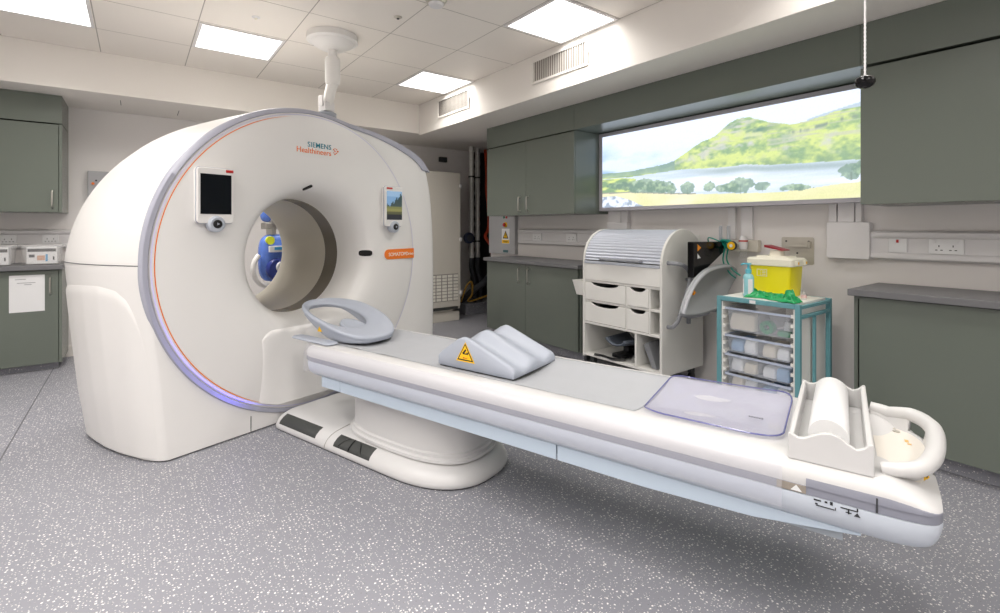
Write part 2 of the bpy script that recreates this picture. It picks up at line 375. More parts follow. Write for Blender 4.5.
# ------------------------------------------------------------------ green cabinets
def bow_handle(parent, mk, L):
    # mk(a, o) -> point at a along the handle and o out of the door
    MB().tube(smooth_path([mk(0, 0), mk(0.004, 0.022), mk(0.02, 0.03), mk(L - 0.02, 0.03), mk(L - 0.004, 0.022), mk(L, 0)], 4), 0.0055, 8).build('handle', CHROME, parent)
def cabinet_right(label, y0, y1, z0, z1, splits, handles, group, hz, lower=False):
    xf = 3.14; xb = 3.6
    t = thing('base_cabinet' if lower else 'wall_cabinet', label, 'cabinet', (xf, (y0 + y1) / 2, 0 if lower else z0), 0, group)
    oy = (y0 + y1) / 2; oz = 0 if lower else z0
    c = MB().box(0.021, xb - xf - 0.002, y0 - oy, y0 - oy + 0.018, z0 - oz, z1 - oz).box(0.021, xb - xf - 0.002, y1 - oy - 0.018, y1 - oy, z0 - oz, z1 - oz)
    c.box(0.021, xb - xf - 0.002, y0 - oy + 0.018, y1 - oy - 0.018, z0 - oz, z0 - oz + 0.018).box(0.021, xb - xf - 0.002, y0 - oy + 0.018, y1 - oy - 0.018, z1 - oz - 0.018, z1 - oz).box(xb - xf - 0.02, xb - xf - 0.002, y0 - oy + 0.018, y1 - oy - 0.018, z0 - oz + 0.018, z1 - oz - 0.018)
    c.build('carcass', CAB, t)
    if lower: bx(0.07, 0.10, y0 - oy + 0.01, y1 - oy - 0.01, 0.002, z0 - oz).build('plinth', bpy.data.materials['flecked_vinyl_skirting'], t)
    for k in range(len(splits) - 1):
        a, b = splits[k], splits[k + 1]
        d = bx(0, 0.019, a - oy + 0.0015, b - oy - 0.0015, z0 - oz + (0.0 if not lower else 0.002), z1 - oz - 0.004).build('door', CAB, t, bevel=0.0015)
        if handles[k] is not None:
            hy = handles[k] - oy
            bow_handle(d, lambda a_, o_: (-o_, hy, hz - oz + a_), 0.145)
    return t
cabinet_right('green two door wall cupboard left of the landscape picture', 3.087, 4.435, 1.332, 2.076, [3.087, 3.758, 4.435], [3.715, 3.845], 'green wall cupboards', 1.372)
cabinet_right('green wall cupboard right of the landscape picture', -0.9, 0.938, 1.332, 2.070, [-0.9, 0.02, 0.938], [0.0 - 0.05, None], 'green wall cupboards', 1.372)
cabinet_right('green two door base cupboard behind the roll top cart', 3.02, 4.435, 0.09, 0.836, [3.04, 3.765, 4.435], [3.705, 3.852], 'green base cupboards', 0.648, True)
cabinet_right('green base cupboard under the worktop at the right edge', -0.9, 0.972, 0.085, 0.836, [-0.9, 0.02, 0.944], [-0.05, None], 'green base cupboards', 0.648, True)
for k, (a, b) in enumerate(((3.088, 4.435), (0.939, 3.086), (-0.9, 0.937))):
    struct('trim_%d' % (5 + k), bx(3.14, 3.599, a, b, 2.082, ZR - 0.002), CAB, ['green infill panel above the left wall cupboard', 'green infill panel above the landscape picture', 'green infill panel above the right wall cupboard'][k], 'panel', bevel=0.0012)
def worktop(label, y0, y1):
    o = bx(-0.02, 0.478, y0, y1, 0, 0.036).build('worktop', WORK, None, bevel=0.004, loc=(3.12, 0, 0.838)); return tag(o, label, 'worktop', 'grey worktops')
worktop('grey worktop behind the roll top cart', 3.0, 4.45)
worktop('grey worktop at the right edge below the double socket', -0.92, 0.985)

def cabinet_back(label, x0, x1, z0, z1, splits, hx, hz, lower=False):
    yf = 5.56; yb = 6.048; oz = 0 if lower else z0
    t = thing('base_cabinet' if lower else 'wall_cabinet', label, 'cabinet', ((x0 + x1) / 2, yf, oz), 0, 'green cupboards on the left'); ox = (x0 + x1) / 2
    D = yb - yf
    c = MB().box(x0 - ox, x0 - ox + 0.018, 0.0, D, z0 - oz, z1 - oz).box(x1 - ox - 0.02, x1 - ox, 0.0, D, z0 - oz, z1 - oz).box(x0 - ox + 0.018, x1 - ox - 0.02, 0.021, D, z0 - oz, z0 - oz + 0.018).box(x0 - ox + 0.018, x1 - ox - 0.02, 0.021, D, z1 - oz - 0.018, z1 - oz).box(x0 - ox + 0.018, x1 - ox - 0.02, D - 0.02, D, z0 - oz + 0.018, z1 - oz - 0.018)
    c.build('carcass', CAB, t)
    if lower: bx(x0 - ox + 0.01, x1 - ox - 0.03, 0.06, 0.09, 0.002, z0 - oz).build('plinth', bpy.data.materials['flecked_vinyl_skirting'], t)
    for k in range(len(splits) - 1):
        a, b = splits[k], splits[k + 1]
        d = bx(a - ox + 0.0015, b - ox - 0.0015, 0, 0.019, z0 - oz + 0.002, z1 - oz - 0.005).build('door', CAB, t, bevel=0.0015)
        if k == len(splits) - 2: bow_handle(d, lambda a_, o_: (hx - ox, -o_, hz - oz + a_), 0.14)
    return t
cabinet_back('green wall cupboard in the top left corner', -1.6, -0.505, 1.335, 2.083, [-1.58, -1.06, -0.527], -0.566, 1.378)
cabinet_back('green base cupboard under the worktop on the left edge', -1.6, -0.505, 0.06, 0.848, [-1.58, -1.06, -0.527], -0.578, 0.645, True)
struct('trim_8', bx(-1.6, -0.505, 5.56, 6.048, 2.09, ZS - 0.002), CAB, 'green infill panel above the left corner cupboard', 'panel', bevel=0.0012)
o = bx(-0.55, 0.555, 0, 0.525, 0, 0.04).build('worktop', WORK, None, bevel=0.004, loc=(-1.05, 5.52, 0.852)); tag(o, 'grey worktop on the left edge holding the clear bins', 'worktop', 'grey worktops')
# notice on the door (code block left out)
t = thing('paper_notice', 'white paper notice taped to the left base cupboard door', 'notice', (-0.72, 5.5585, 0.66))
bx(-0.107, 0.107, -0.0012, 0, -0.152, 0.152).build('sheet', PAPER, t)
p = MB()
for z, w, x in ((0.118, 0.055, -0.035), (0.088, 0.10, 0.0), (0.074, 0.035, 0.01)): p.box(x - w / 2 - 0.01, x + w / 2, -0.0018, -0.0013, z - 0.002, z + 0.002)
p.build('print', mat('grey_print', (120, 120, 124), 0.8), t)
# clear bins with glove boxes
def clear_bin(x, label, gl):
    t = thing('clear_bin', label, 'bin', (x, 5.66, 0.893), 0, 'clear bins on the left worktop')
    w0, w1, d0, d1, h = 0.115, 0.13, 0.075, 0.09, 0.165
    r = lambda w, d, z: [(a, b, z) for a, b in rrect(-w, w, -d, d, 0.02, 3)]
    MB().loft([r(w0, d0, 0.002), r(w1, d1, h), r(w1 - 0.004, d1 - 0.004, h), r(w0 - 0.004, d0 - 0.004, 0.006)]).build('tub', CLEARBIN, t)
    rim = r(w1 + 0.006, d1 + 0.006, h - 0.004); MB().tube(rim + [rim[0]], 0.004, 6).build('rim', CLEARBIN, t)
    g = thing('glove_box', gl, 'box', (x, 5.645, 0.9), 0, 'glove boxes in the clear bins')
    bx(-0.095, 0.095, -0.045, 0.045, 0.0, 0.142).build('carton', PAPER, g, bevel=0.002)
    bx(-0.088, 0.088, -0.047, -0.0452, 0.102, 0.128).build('opening', BLACK, g)
    bx(-0.03, 0.018, -0.0468, -0.0452, 0.03, 0.07).build('photo_print', PHOTOC, g)
    bx(0.022, 0.036, -0.0468, -0.0452, 0.02, 0.08).build('stripe', BLUETAG, g)
    bx(-0.08, -0.045, -0.0468, -0.0452, 0.055, 0.08).build('dark_print', GUNGREY, g)
    bx(0.068, 0.078, -0.0468, -0.0452, 0.03, 0.06).build('code_print', INK, g)
clear_bin(-0.635, 'clear plastic bin on the left worktop beside the scanner', 'white glove box with black opening in the bin beside the scanner')
clear_bin(-0.93, 'clear plastic bin cut by the left edge of the photo', 'white glove box in the bin at the left edge of the photo')
# sockets
def socket(kind, label, cat, wall, p, w, h, gangs=2, group=None, red=False):
    # wall 'X' faces -X (w along Y), wall 'Y' faces -Y (w along X)
    t = thing(kind, label, cat, p, 0, group)
    B = (lambda a0, a1, d0, d1, z0, z1: bx(-d1, -d0, a0, a1, z0, z1)) if wall == 'X' else (lambda a0, a1, d0, d1, z0, z1: bx(a0, a1, -d1, -d0, z0, z1))
    B(-w / 2, w / 2, 0.0005, 0.010, -h / 2, h / 2).build('plate', PLATE, t, bevel=0.002)
    sg = 1 if wall == 'Y' else -1
    for k in range(gangs):
        cx = sg * w * ((k + 0.5) / gangs - 0.5) * 0.8
        ox = sg * (w * 0.12 if gangs == 2 else 0) * (1 if k else -1)
        B(cx + ox - 0.006, cx + ox + 0.006, 0.010, 0.013, h * 0.2, h * 0.42).build('switch', REDM if red else PLATE, t, bevel=0.001)
        if not red:
            m = MB()
            for dx, dz, a, b in ((0, 0.006, 0.0022, 0.005), (-0.011, -0.016, 0.005, 0.0022), (0.011, -0.016, 0.005, 0.0022)):
                q = B(cx + dx - a, cx + dx + a, 0.0100, 0.0104, dz - b - 0.004, dz + b - 0.004); m.add(q.v, q.f)
            m.build('pin_slot', INK, t)
    return t
def trunk_profile(): return [(0, 0), (-0.03, 0.0), (-0.045, 0.012), (-0.047, 0.028), (-0.040, 0.042), (-0.034, 0.045), (-0.034, 0.127), (-0.040, 0.130), (-0.047, 0.144), (-0.045, 0.160), (-0.03, 0.172), (0, 0.172)]
def trunk_right(label, y0, y1):
    o = MB().prism([(a + 3.599, b + 1.015) for a, b in trunk_profile()], 'y', y0, y1).build('cable_trunking', TRUNK, None, angle=40)
    return tag(o, label, 'trunking', 'wall trunking')
trunk_right('white dado trunking on the wall left of the roll top cart', 2.75, 4.40)
trunk_right('white dado trunking on the wall above the right worktop', -1.0, 1.01)
SXW = 3.599 - 0.0345
socket('double_socket', 'white double socket on the left trunking, nearer the grey isolator panel', 'socket', 'X', (SXW, 4.065, 1.10), 0.146, 0.082, 2, 'double sockets')
socket('double_socket', 'white double socket on the left trunking, nearer the roll top cart', 'socket', 'X', (SXW, 3.535, 1.10), 0.146, 0.082, 2, 'double sockets')
socket('fused_switch', 'white switch with red rocker on the right trunking', 'switch', 'X', (SXW, 0.879, 1.102), 0.086, 0.082, 1, None, True)
socket('double_socket', 'white double socket on the right trunking above the worktop', 'socket', 'X', (SXW, 0.667, 1.102), 0.146, 0.082, 2, 'double sockets')
t = thing('trunking_riser', 'wide white trunking elbow rising to the landscape picture', 'trunking', (3.599, 1.142, 1.016), 0, 'wall trunking')
MB().prism([(a, b) for a, b in rrect(-0.134, 0.097, -0.004, 0.225, 0.015, 3)], 'x', -0.062, -0.001).build('elbow', TRUNK, t, bevel=0.006)
r_ = MB().box(-0.045, -0.001, -0.087, -0.055, 0.226, 0.345).box(-0.045, -0.001, -0.05, 0.04, 0.226, 0.345).box(-0.045, -0.001, 0.045, 0.089, 0.226, 0.345); r_.build('riser', TRUNK, t, bevel=0.003)
t = thing('trunking_riser', 'white trunking riser between the roll top cart and the picture', 'trunking', (3.599, 2.937, 1.19), 0, 'wall trunking')
MB().box(-0.045, -0.001, -0.11, -0.04, 0.06, 0.168).box(-0.045, -0.001, -0.036, 0.11, 0.06, 0.168).build('riser', TRUNK, t, bevel=0.003)
bx(-0.055, -0.001, -0.115, 0.115, 0.0, 0.06).build('collar', TRUNK, t, bevel=0.004)
for y0, y1, l in ((1.846, 1.902, 'narrow white conduit above the gas outlet, left of the two'), (1.722, 1.804, 'narrow white conduit above the gas outlet, right of the two')):
    o = bx(-0.03, -0.001, y0, y1, 0, 0.240).build('conduit', TRUNK, None, bevel=0.003, loc=(3.599, 0, 1.117)); tag(o, l, 'conduit', 'wall conduits')
# trunking and sockets on the back wall
o = MB().prism([(a + 6.049, b + 1.015) for a, b in trunk_profile()], 'x', -1.7, -0.42).build('cable_trunking', TRUNK, None, angle=40); tag(o, 'white dado trunking behind the clear bins on the left', 'trunking', 'wall trunking')
socket('double_socket', 'white double socket above the clear bin beside the scanner', 'socket', 'Y', (-0.625, 6.0145, 1.10), 0.11, 0.082, 2, 'double sockets')
socket('double_socket', 'white double socket at the left edge above the clear bin', 'socket', 'Y', (-0.90, 6.0145, 1.10), 0.11, 0.082, 2, 'double sockets')
t = thing('wall_controller', 'grey wall box with orange button peeping past the scanner', 'control box', (-0.24, 6.049, 1.60))
bx(-0.125, 0.125, -0.07, -0.001, -0.14, 0.14).build('enclosure', PANELG, t, bevel=0.006)
MB().lathe([(0.012, -0.082), (0.012, -0.070)], (-0.085, 0, 0.02), 'y', 14).build('button', ORANGE, t)
MB().lathe([(0.008, -0.078), (0.008, -0.070)], (-0.062, 0, 0.05), 'y', 12).build('knob', INK, t)
# isolator panel on the right wall
t = thing('isolator_panel', 'grey electrical isolator panel with yellow warning sign left of the trunking', 'panel', (3.599, 4.705, 0.885))
bx(-0.05, -0.001, -0.255, 0.265, 0.0, 0.9).build('enclosure', PANELG, t, bevel=0.004)
bx(-0.0515, -0.0502, -0.155, -0.005, 0.125, 0.305).build('warning_sign', PAPER, t)
sg = t.children[-1]
MB().prism([(-0.08 + x, 0.232 + z) for x, z in ((-0.055, -0.045), (0.055, -0.045), (0.0, 0.05))], 'x', -0.0525, -0.0516).build('sign_triangle', INK, sg)
MB().prism([(-0.08 + x, 0.228 + z) for x, z in ((-0.036, -0.030), (0.036, -0.030), (0.0, 0.034))], 'x', -0.0532, -0.0526).build('sign_field', WARN, sg)
MB().prism([(-0.08 + x, 0.222 + z) for x, z in ((-0.004, 0.024), (0.006, 0.024), (-0.001, 0.006), (0.008, 0.006), (-0.005, -0.020), (-0.002, -0.001), (-0.008, -0.001))], 'x', -0.0538, -0.0533).build('sign_bolt', INK, sg)
cp_ = bx(-0.0525, -0.0516, -0.150, -0.010, 0.130, 0.170).build('sign_caption', WARN, sg)
MB().box(-0.0532, -0.0526, -0.125, -0.035, 0.153, 0.158).box(-0.0532, -0.0526, -0.115, -0.045, 0.142, 0.147).build('sign_text', INK, t)
MB().lathe([(0.032, -0.058), (0.032, -0.050)], (0, -0.08, 0.352), 'x', 18).build('button_collar', WARN, t)
MB().lathe([(0.016, -0.085), (0.022, -0.078), (0.022, -0.068), (0.012, -0.064), (0.012, -0.058)], (0, -0.08, 0.352), 'x', 16).build('emergency_button', REDM, t)
MB().lathe([(0.014, -0.058), (0.014, -0.050)], (0, -0.05, 0.44), 'x', 12).build('indicator', GREENDOT, t)
MB().lathe([(0.014, -0.058), (0.014, -0.050)], (0, -0.10, 0.44), 'x', 12).build('indicator', REDM, t)
bx(-0.0515, -0.0502, -0.13, -0.03, 0.02, 0.05).build('nameplate', mat('teal_plate', (70, 110, 116), 0.5), t)

# ------------------------------------------------------------------ lightbox with the landscape
def landscape(W, H):
    u = (np.arange(W) / (W - 1))[None, :] * np.ones((H, 1)); v = (np.arange(H) / (H - 1))[:, None] * np.ones((1, W))
    rs = np.random.RandomState(3)
    def noise(sx, sy, seed, oct=4):
        out = np.zeros((H, W)); amp = 1; tot = 0
        r = np.random.RandomState(seed)
        for o in range(oct):
            nx, ny = int(sx * 2 ** o) + 2, int(sy * 2 ** o) + 2
            g = r.rand(ny, nx); X = u * (nx - 1.001); Y = v * (ny - 1.001); xi = X.astype(int); yi = Y.astype(int); fx = X - xi; fy = Y - yi
            fx = fx * fx * (3 - 2 * fx); fy = fy * fy * (3 - 2 * fy)
            out += amp * ((g[yi, xi] * (1 - fx) + g[yi, xi + 1] * fx) * (1 - fy) + (g[yi + 1, xi] * (1 - fx) + g[yi + 1, xi + 1] * fx) * fy); tot += amp; amp *= 0.5
        return out / tot
    C = lambda r, g, b: np.array([r, g, b], float)
    def mixc(a, b, t): return a * (1 - t[..., None]) + b * t[..., None]
    img = np.zeros((H, W, 3))
    sky = mixc(C(228, 240, 252), C(240, 248, 255), np.clip((v - 0.45) / 0.4, 0, 1))
    cl = np.clip((noise(5, 4, 5) - 0.38) * 4, 0, 1) * np.clip(1 - (u - 0.0) / 0.55, 0, 1)
    sky = mixc(sky, C(138, 182, 234), cl * np.clip(1.2 - (v - 0.5) / 0.35, 0, 1) * 0.95)
    img[:] = sky
    ridge = np.interp(u[0], [0, .156, .291, .354, .401, .469, .523, .574, .603, .646, .687, .739, .773, .821, .859, .895, .93, .953, 1], [.482, .474, .505, .537, .616, .722, .769, .886, .923, .916, .853, .795, .768, .778, .797, .824, .833, .832, .83])
    ridge = ridge + (noise(60, 1, 8, 2)[0] - 0.5) * 0.012
    shore = np.interp(u[0], [0, .156, .291, .39, .469, .554, .632, .705, .836, 1], [.405, .399, .416, .429, .414, .403, .409, .379, .36, .345])
    field = np.interp(u[0], [0, .156, .354, .491, .632, .739, .813, .895, 1], [.20, .191, .137, .112, .096, .088, .102, .134, .15])
    far = (v < np.interp(u[0], [0.7, 0.86, 0.95, 1.0], [0.70, 0.82, 0.87, 0.90])[None, :]) & (u > 0.82)
    img[far] = C(184, 200, 206)
    hill = (v < ridge[None, :])
    n1 = noise(14, 9, 11, 5); n2 = noise(24, 10, 17, 4)
    g = mixc(C(128, 164, 108), C(214, 226, 118), np.clip((n1 * 0.6 + noise(60, 26, 12, 3) * 0.4 - 0.36) * 4.5, 0, 1))
    g = mixc(g, C(206, 206, 190), np.clip((n2 - 0.56) * 5, 0, 1) * np.clip(1 - np.abs((v - shore[None, :]) / np.maximum(ridge - shore, 0.05)[None, :] - 0.45) / 0.4, 0, 1))
    crag = np.clip((noise(16, 12, 23, 4) - 0.48) * 5, 0, 1) * np.exp(-(((u - 0.62) / 0.10) ** 2 + ((v - 0.80) / 0.12) ** 2))
    g = mixc(g, C(88, 128, 104), np.clip(crag * 1.5, 0, 1))
    scree = np.exp(-(((u - 0.50 - (v - 0.62) * 0.5) / 0.05) ** 2)) * np.clip((noise(30, 40, 27, 3) - 0.42) * 5, 0, 1) * (v > shore[None, :] + 0.08)
    g = mixc(g, C(214, 208, 190), np.clip(scree, 0, 1) * 0.8)
    strat = np.clip((noise(10, 60, 29, 3) - 0.52) * 6, 0, 1) * (u > 0.7) * np.clip((v - 0.45) / 0.1, 0, 1)
    g = mixc(g, C(196, 196, 168), np.clip(strat, 0, 1) * 0.7)
    low = np.clip(1 - (v - shore[None, :]) / 0.10, 0, 1) * np.clip((noise(30, 12, 31, 3) - 0.38) * 4, 0, 1)
    g = mixc(g, C(118, 150, 104), np.clip(low, 0, 1) * 0.85)
    cliff = np.exp(-((v - (ridge[None, :] - 0.085)) / 0.018) ** 2) * (u > 0.76) * np.clip((noise(90, 3, 41, 2) - 0.4) * 4, 0, 1)
    g = mixc(g, C(120, 140, 118), np.clip(cliff, 0, 1))
    img[hill] = g[hill]
    fl = hill & (u < 0.36) & (v > 0.42); img[fl] = mixc(C(120, 152, 132), C(166, 190, 140), np.clip((n1 - 0.4) * 3, 0, 1))[fl]
    lake = v < shore[None, :]
    lk = mixc(C(206, 220, 228), C(246, 249, 252), np.clip((noise(4, 16, 51) - 0.3) * 2.5, 0, 1))
    band = np.exp(-((v - (shore[None, :] - 0.04)) / 0.04) ** 2) * np.clip((u - 0.35) / 0.2, 0, 1)
    lk = mixc(lk, C(148, 168, 164), np.clip(band * 0.85, 0, 1))
    img[lake] = lk[lake]
    leftland = (v < 0.40 - 0.08 * np.clip((u - 0.1) / 0.2, 0, 1)) & (u < 0.16 + 0.02 * np.sin(v * 40)); 
    ll = mixc(C(120, 156, 104), C(226, 234, 120), np.clip((noise(18, 22, 61, 3) - 0.42) * 4, 0, 1)); img[leftland] = ll[leftland]
    fd = v < field[None, :]
    fc = mixc(C(255, 238, 186), C(234, 228, 150), np.clip((noise(7, 5, 71, 4) - 0.3) * 2.2, 0, 1)); img[fd] = fc[fd]
    wl = np.abs(v - field[None, :] - 0.003) < 0.008; wl &= (u < 0.45); img[wl] = C(150, 150, 130)
    tn = noise(70, 26, 81, 3)
    def tree(cu, cv, ru, rv, col=(98, 130, 104), hi=(158, 184, 136)):
        d = ((u - cu) / ru) ** 2 + ((v - cv) / rv) ** 2 + (tn - 0.5) * 1.5
        m = d < 1; c = mixc(C(*col), C(*hi), np.clip((tn - 0.4) * 3 + (v - cv) / rv * 0.4, 0, 1)); img[m] = img[m] * 0.22 + c[m] * 0.78
        st = (np.abs(u - cu) < 0.0014) & (v < cv) & (v > cv - rv * 1.15); img[st] = img[st] * 0.5 + C(90, 104, 88) * 0.5
    for cu, cv, ru, rv in ((.08, .30, .05, .045), (.13, .285, .05, .06), (.18, .28, .05, .07), (.225, .28, .05, .075), (.27, .26, .045, .07), (.31, .235, .04, .07), (.345, .20, .022, .06), (.30, .20, .06, .04), (.22, .215, .07, .04),
                           (.413, .205, .03, .07), (.50, .195, .024, .055), (.545, .165, .022, .04), (.613, .19, .045, .085), (.58, .17, .03, .05), (.687, .155, .026, .045), (.777, .13, .04, .035), (.80, .125, .035, .03), (.935, .24, .03, .07), (.97, .26, .03, .08)):
        tree(cu, cv, ru, rv)
    rk = (v < np.interp(u[0], [0, .08, .15, .2, .22], [.155, .15, .09, .02, 0])[None, :]) & (u < 0.22)
    rc = mixc(C(150, 164, 176), C(240, 243, 246), np.clip((noise(60, 22, 91, 2) - 0.38) * 5, 0, 1)); img[rk] = rc[rk]
    img = img + (rs.rand(H, W, 1) - 0.5) * 10
    lum = img.mean(axis=2, keepdims=True); img = lum + (img - lum) * 0.98
    img = img * 0.80 + 255 * 0.20 * 0.98
    img = img * np.array([0.895, 0.915, 0.955])
    s = np.clip(img, 0, 255) / 255.0
    return np.where(s <= 0.04045, s / 12.92, ((s + 0.055) / 1.055) ** 2.4)
def picture_mesh(name, W, H, pos, img, m, parent):
    me = bpy.data.meshes.new(name)
    vs = [pos(i / W, j / H) for j in range(H + 1) for i in range(W + 1)]
    fs = [(j * (W + 1) + i, j * (W + 1) + i + 1, (j + 1) * (W + 1) + i + 1, (j + 1) * (W + 1) + i) for j in range(H) for i in range(W)]
    me.from_pydata(vs, [], fs)
    at = me.color_attributes.new('Col', 'FLOAT_COLOR', 'POINT')
    a = np.ones((H + 1, W + 1, 4), np.float32); a[..., :3] = img
    at.data.foreach_set('color', a.ravel()); me.materials.append(m)
    o = bpy.data.objects.new(name, me); COL.objects.link(o); o.parent = parent; return o
LY0, LY1, LZ0, LZ1 = 0.945, 3.045, 1.388, 2.042
t = thing('landscape_lightbox', 'wide backlit landscape picture of a lake and hills recessed between the cupboards', 'lightbox', (3.47, 2.0, 1.358))
q = MB().box(-0.004, 0.128, LY0 - 2.0 - 0.003, 3.084 - 2.0, 0.0, 0.028).box(-0.004, 0.128, LY0 - 2.0 - 0.003, 3.084 - 2.0, LZ1 - 1.358, 0.716).box(-0.004, 0.128, LY1 - 2.0, 3.084 - 2.0, 0.028, LZ1 - 1.358)
q.build('frame', mat('lightbox_frame', (188, 186, 192), 0.4), t, bevel=0.002)
picture_mesh('picture', 440, 140, lambda a, b: (0.0, LY1 - 2.0 - a * (LY1 - LY0), LZ0 - 1.358 + b * (LZ1 - LZ0)), landscape(441, 141), vcol_mat('landscape_print', 1.3), t)
# ------------------------------------------------------------------ alcove behind the scanner
t = thing('electrical_cabinet', 'tall beige electrical cabinet standing behind the right side of the scanner', 'cabinet', (2.99, 5.37, 0))
bx(-0.40, 0.395, 0.02, 0.60, 0.15, 1.913).build('body', ELEC, t, bevel=0.004)
d = bx(-0.395, 0.388, 0, 0.019, 0.19, 1.908).build('door', ELEC, t, bevel=0.003)
g = MB()
for i in range(5):
    x = -0.05 + i * 0.083
    for k in range(8): g.box(x, x + 0.066, -0.009, 0.0, 0.27 + k * 0.042, 0.303 + k * 0.042)
bx(-0.055, 0.352, -0.0015, -0.0002, 0.262, 0.61).build('vent_gap_shade', mat('vent_shadow', (150, 145, 138), 0.7), d)  # darker sheet added for the shade between the grille bars
g.build('vent_grille', mat('vent_cream', (232, 228, 218), 0.5), d, bevel=0.002)
for z in (0.36, 1.05, 1.74): bx(0.372, 0.402, -0.02, 0.0, z - 0.025, z + 0.025).build('hinge', TRUNK, t, bevel=0.004)
bx(-0.40, 0.385, 0.02, 0.60, 0.0, 0.12).build('plinth', ELEC, t, bevel=0.003)
bx(-0.38, 0.30, 0.03, 0.58, 0.12, 0.15).build('gap_rail', STEEL, t)
bx(-0.34, 0.35, -0.004, 0.02, 0.152, 0.183).build('cable_entry', DKGREY, t)
for x, y, l in ((3.745, 5.66, 'silver lagged pipe in the alcove, left of the two'), (3.885, 5.72, 'silver lagged pipe in the alcove, right of the two')):
    t = thing('lagged_pipe', l, 'pipe', (x, y, 0), 0, 'lagged pipes')
    MB().tube([(0, 0, z) for z in np.linspace(0.78, ZS - 0.002, 30)], [0.036 + 0.003 * math.sin(k * 2.3) for k in range(30)], 12).build('lagging', SILVER, t)
    MB().tube(smooth_path([(0, 0, 0.779), (0.0, 0, 0.6), (0.06, 0.0, 0.42), (0.08, 0.05, 0.16)], 5), 0.03, 10).build('conduit', DKPIPE, t)
    for z in (1.0, 1.9): MB().tube([(0, 0, z), (0, 0, z + 0.02)], 0.045, 12).build('pipe_clip', DKGREY, t)
o = MB().tube(smooth_path([(4.02, 5.72, 2.32), (4.03, 5.70, 2.0), (3.97, 5.62, 1.75), (4.0, 5.62, 1.5), (3.98, 5.58, 1.2), (3.88, 5.52, 1.08), (3.96, 5.50, 0.95), (4.03, 5.56, 0.8)], 6), 0.022, 8).build('hose', REDHOSE); tag(o, 'orange red hose looping beside the silver pipes', 'hose')
o = MB().tube(smooth_path([(3.58, 5.9, 0.16), (3.66, 5.75, 0.20), (3.74, 5.60, 0.34), (3.86, 5.56, 0.42), (3.98, 5.6, 0.50)], 6), 0.045, 10).build('duct', DKPIPE); tag(o, 'thick dark cable duct curving at the bottom of the alcove', 'duct')
o = MB().tube(smooth_path([(3.50, 5.55, 0.20), (3.56, 5.5, 0.42), (3.64, 5.5, 0.46), (3.66, 5.52, 0.30), (3.62, 5.55, 0.20), (3.9, 5.56, 0.24), (4.1, 5.58, 0.30)], 6), 0.012, 8).build('cable', mat('yellow_cable', (170, 130, 50), 0.5)); tag(o, 'thin yellowish cable looping low beside the beige cabinet', 'cable')
t = thing('pressure_gauge', 'round dark blue gauge in the alcove beside the silver pipes', 'gauge', (3.64, 5.56, 1.06))
MB().lathe([(0.06, -0.02), (0.075, -0.01), (0.075, 0.03), (0.05, 0.04)], axis='y', n=20).build('case', mat('navy', (30, 40, 70), 0.4), t)
MB().lathe([(0.05, -0.024), (0.05, -0.021)], axis='y', n=20).build('dial', GUNGREY, t)
MB().tube([(0, 0.04, 0), (0, 0.08, 0), (0.05, 0.09, 0)], 0.015, 8).build('stem', DKPIPE, t)
t = thing('alcove_unit', 'narrow white unit with yellow sticker half hidden behind the green base cabinet', 'unit', (4.05, 5.30, 0))
bx(-0.05, 0.15, 0, 0.14, 0.15, 0.72).build('casing', TRUNK, t, bevel=0.004)
bx(-0.04, 0.0, -0.002, 0.0, 0.66, 0.69).build('sticker', WARN, t)
bx(-0.03, 0.13, 0.03, 0.11, 0.0, 0.15).build('stand', DKGREY, t)
t = thing('junction_box', 'small dark box high on the back wall above the beige cabinet', 'box', (3.50, 6.049, 2.17))
bx(-0.06, 0.06, -0.04, -0.001, -0.035, 0.035).build('case', DKGREY, t, bevel=0.003)
bx(-0.05, 0.05, -0.044, -0.0405, -0.025, 0.025).build('lid', GUNGREY, t)

# ------------------------------------------------------------------ roll top cart
CX, CY0, CY1 = 2.98, 2.065, 2.83
t = thing('roll_top_cart', 'white cart with silver roll top and drawers against the right wall', 'cart', (CX, CY0, 0)); t_cart = t
W = CY1 - CY0; D = 0.53; zb = 0.14
sidep = [(0.0, zb), (0.0, 0.90)] + [(0.265 + 0.265 * math.cos(a), 0.925 + 0.27 * math.sin(a)) for a in np.linspace(R(172), R(2), 22)] + [(D, 0.90), (D, zb)]
for y0, y1 in ((0, 0.022), (W - 0.022, W)): MB().prism(sidep, 'y', y0, y1).build('side_panel', CART, t, bevel=0.004)
c = MB(); c.box(D - 0.012, D - 0.002, 0.022, W - 0.022, zb, 1.15)
for z in (zb + 0.02, 0.425, 0.605, 0.768): c.box(0.004 if z < 0.5 else 0.01, D - 0.012, 0.022, W - 0.022, z - 0.009, z + 0.009)
c.box(0.004, D - 0.012, 0.222, 0.24, zb + 0.03, 0.416)
for y in (0.110, 0.318): c.box(0.006, D - 0.012, y - 0.007, y + 0.007, 0.434, 0.759)
c.build('carcass', CART, t, bevel=0.0015)
bx(0.004, 0.02, 0.022, W - 0.022, 0.779, 0.912).build('front_rail', CARTIN, t, bevel=0.002)
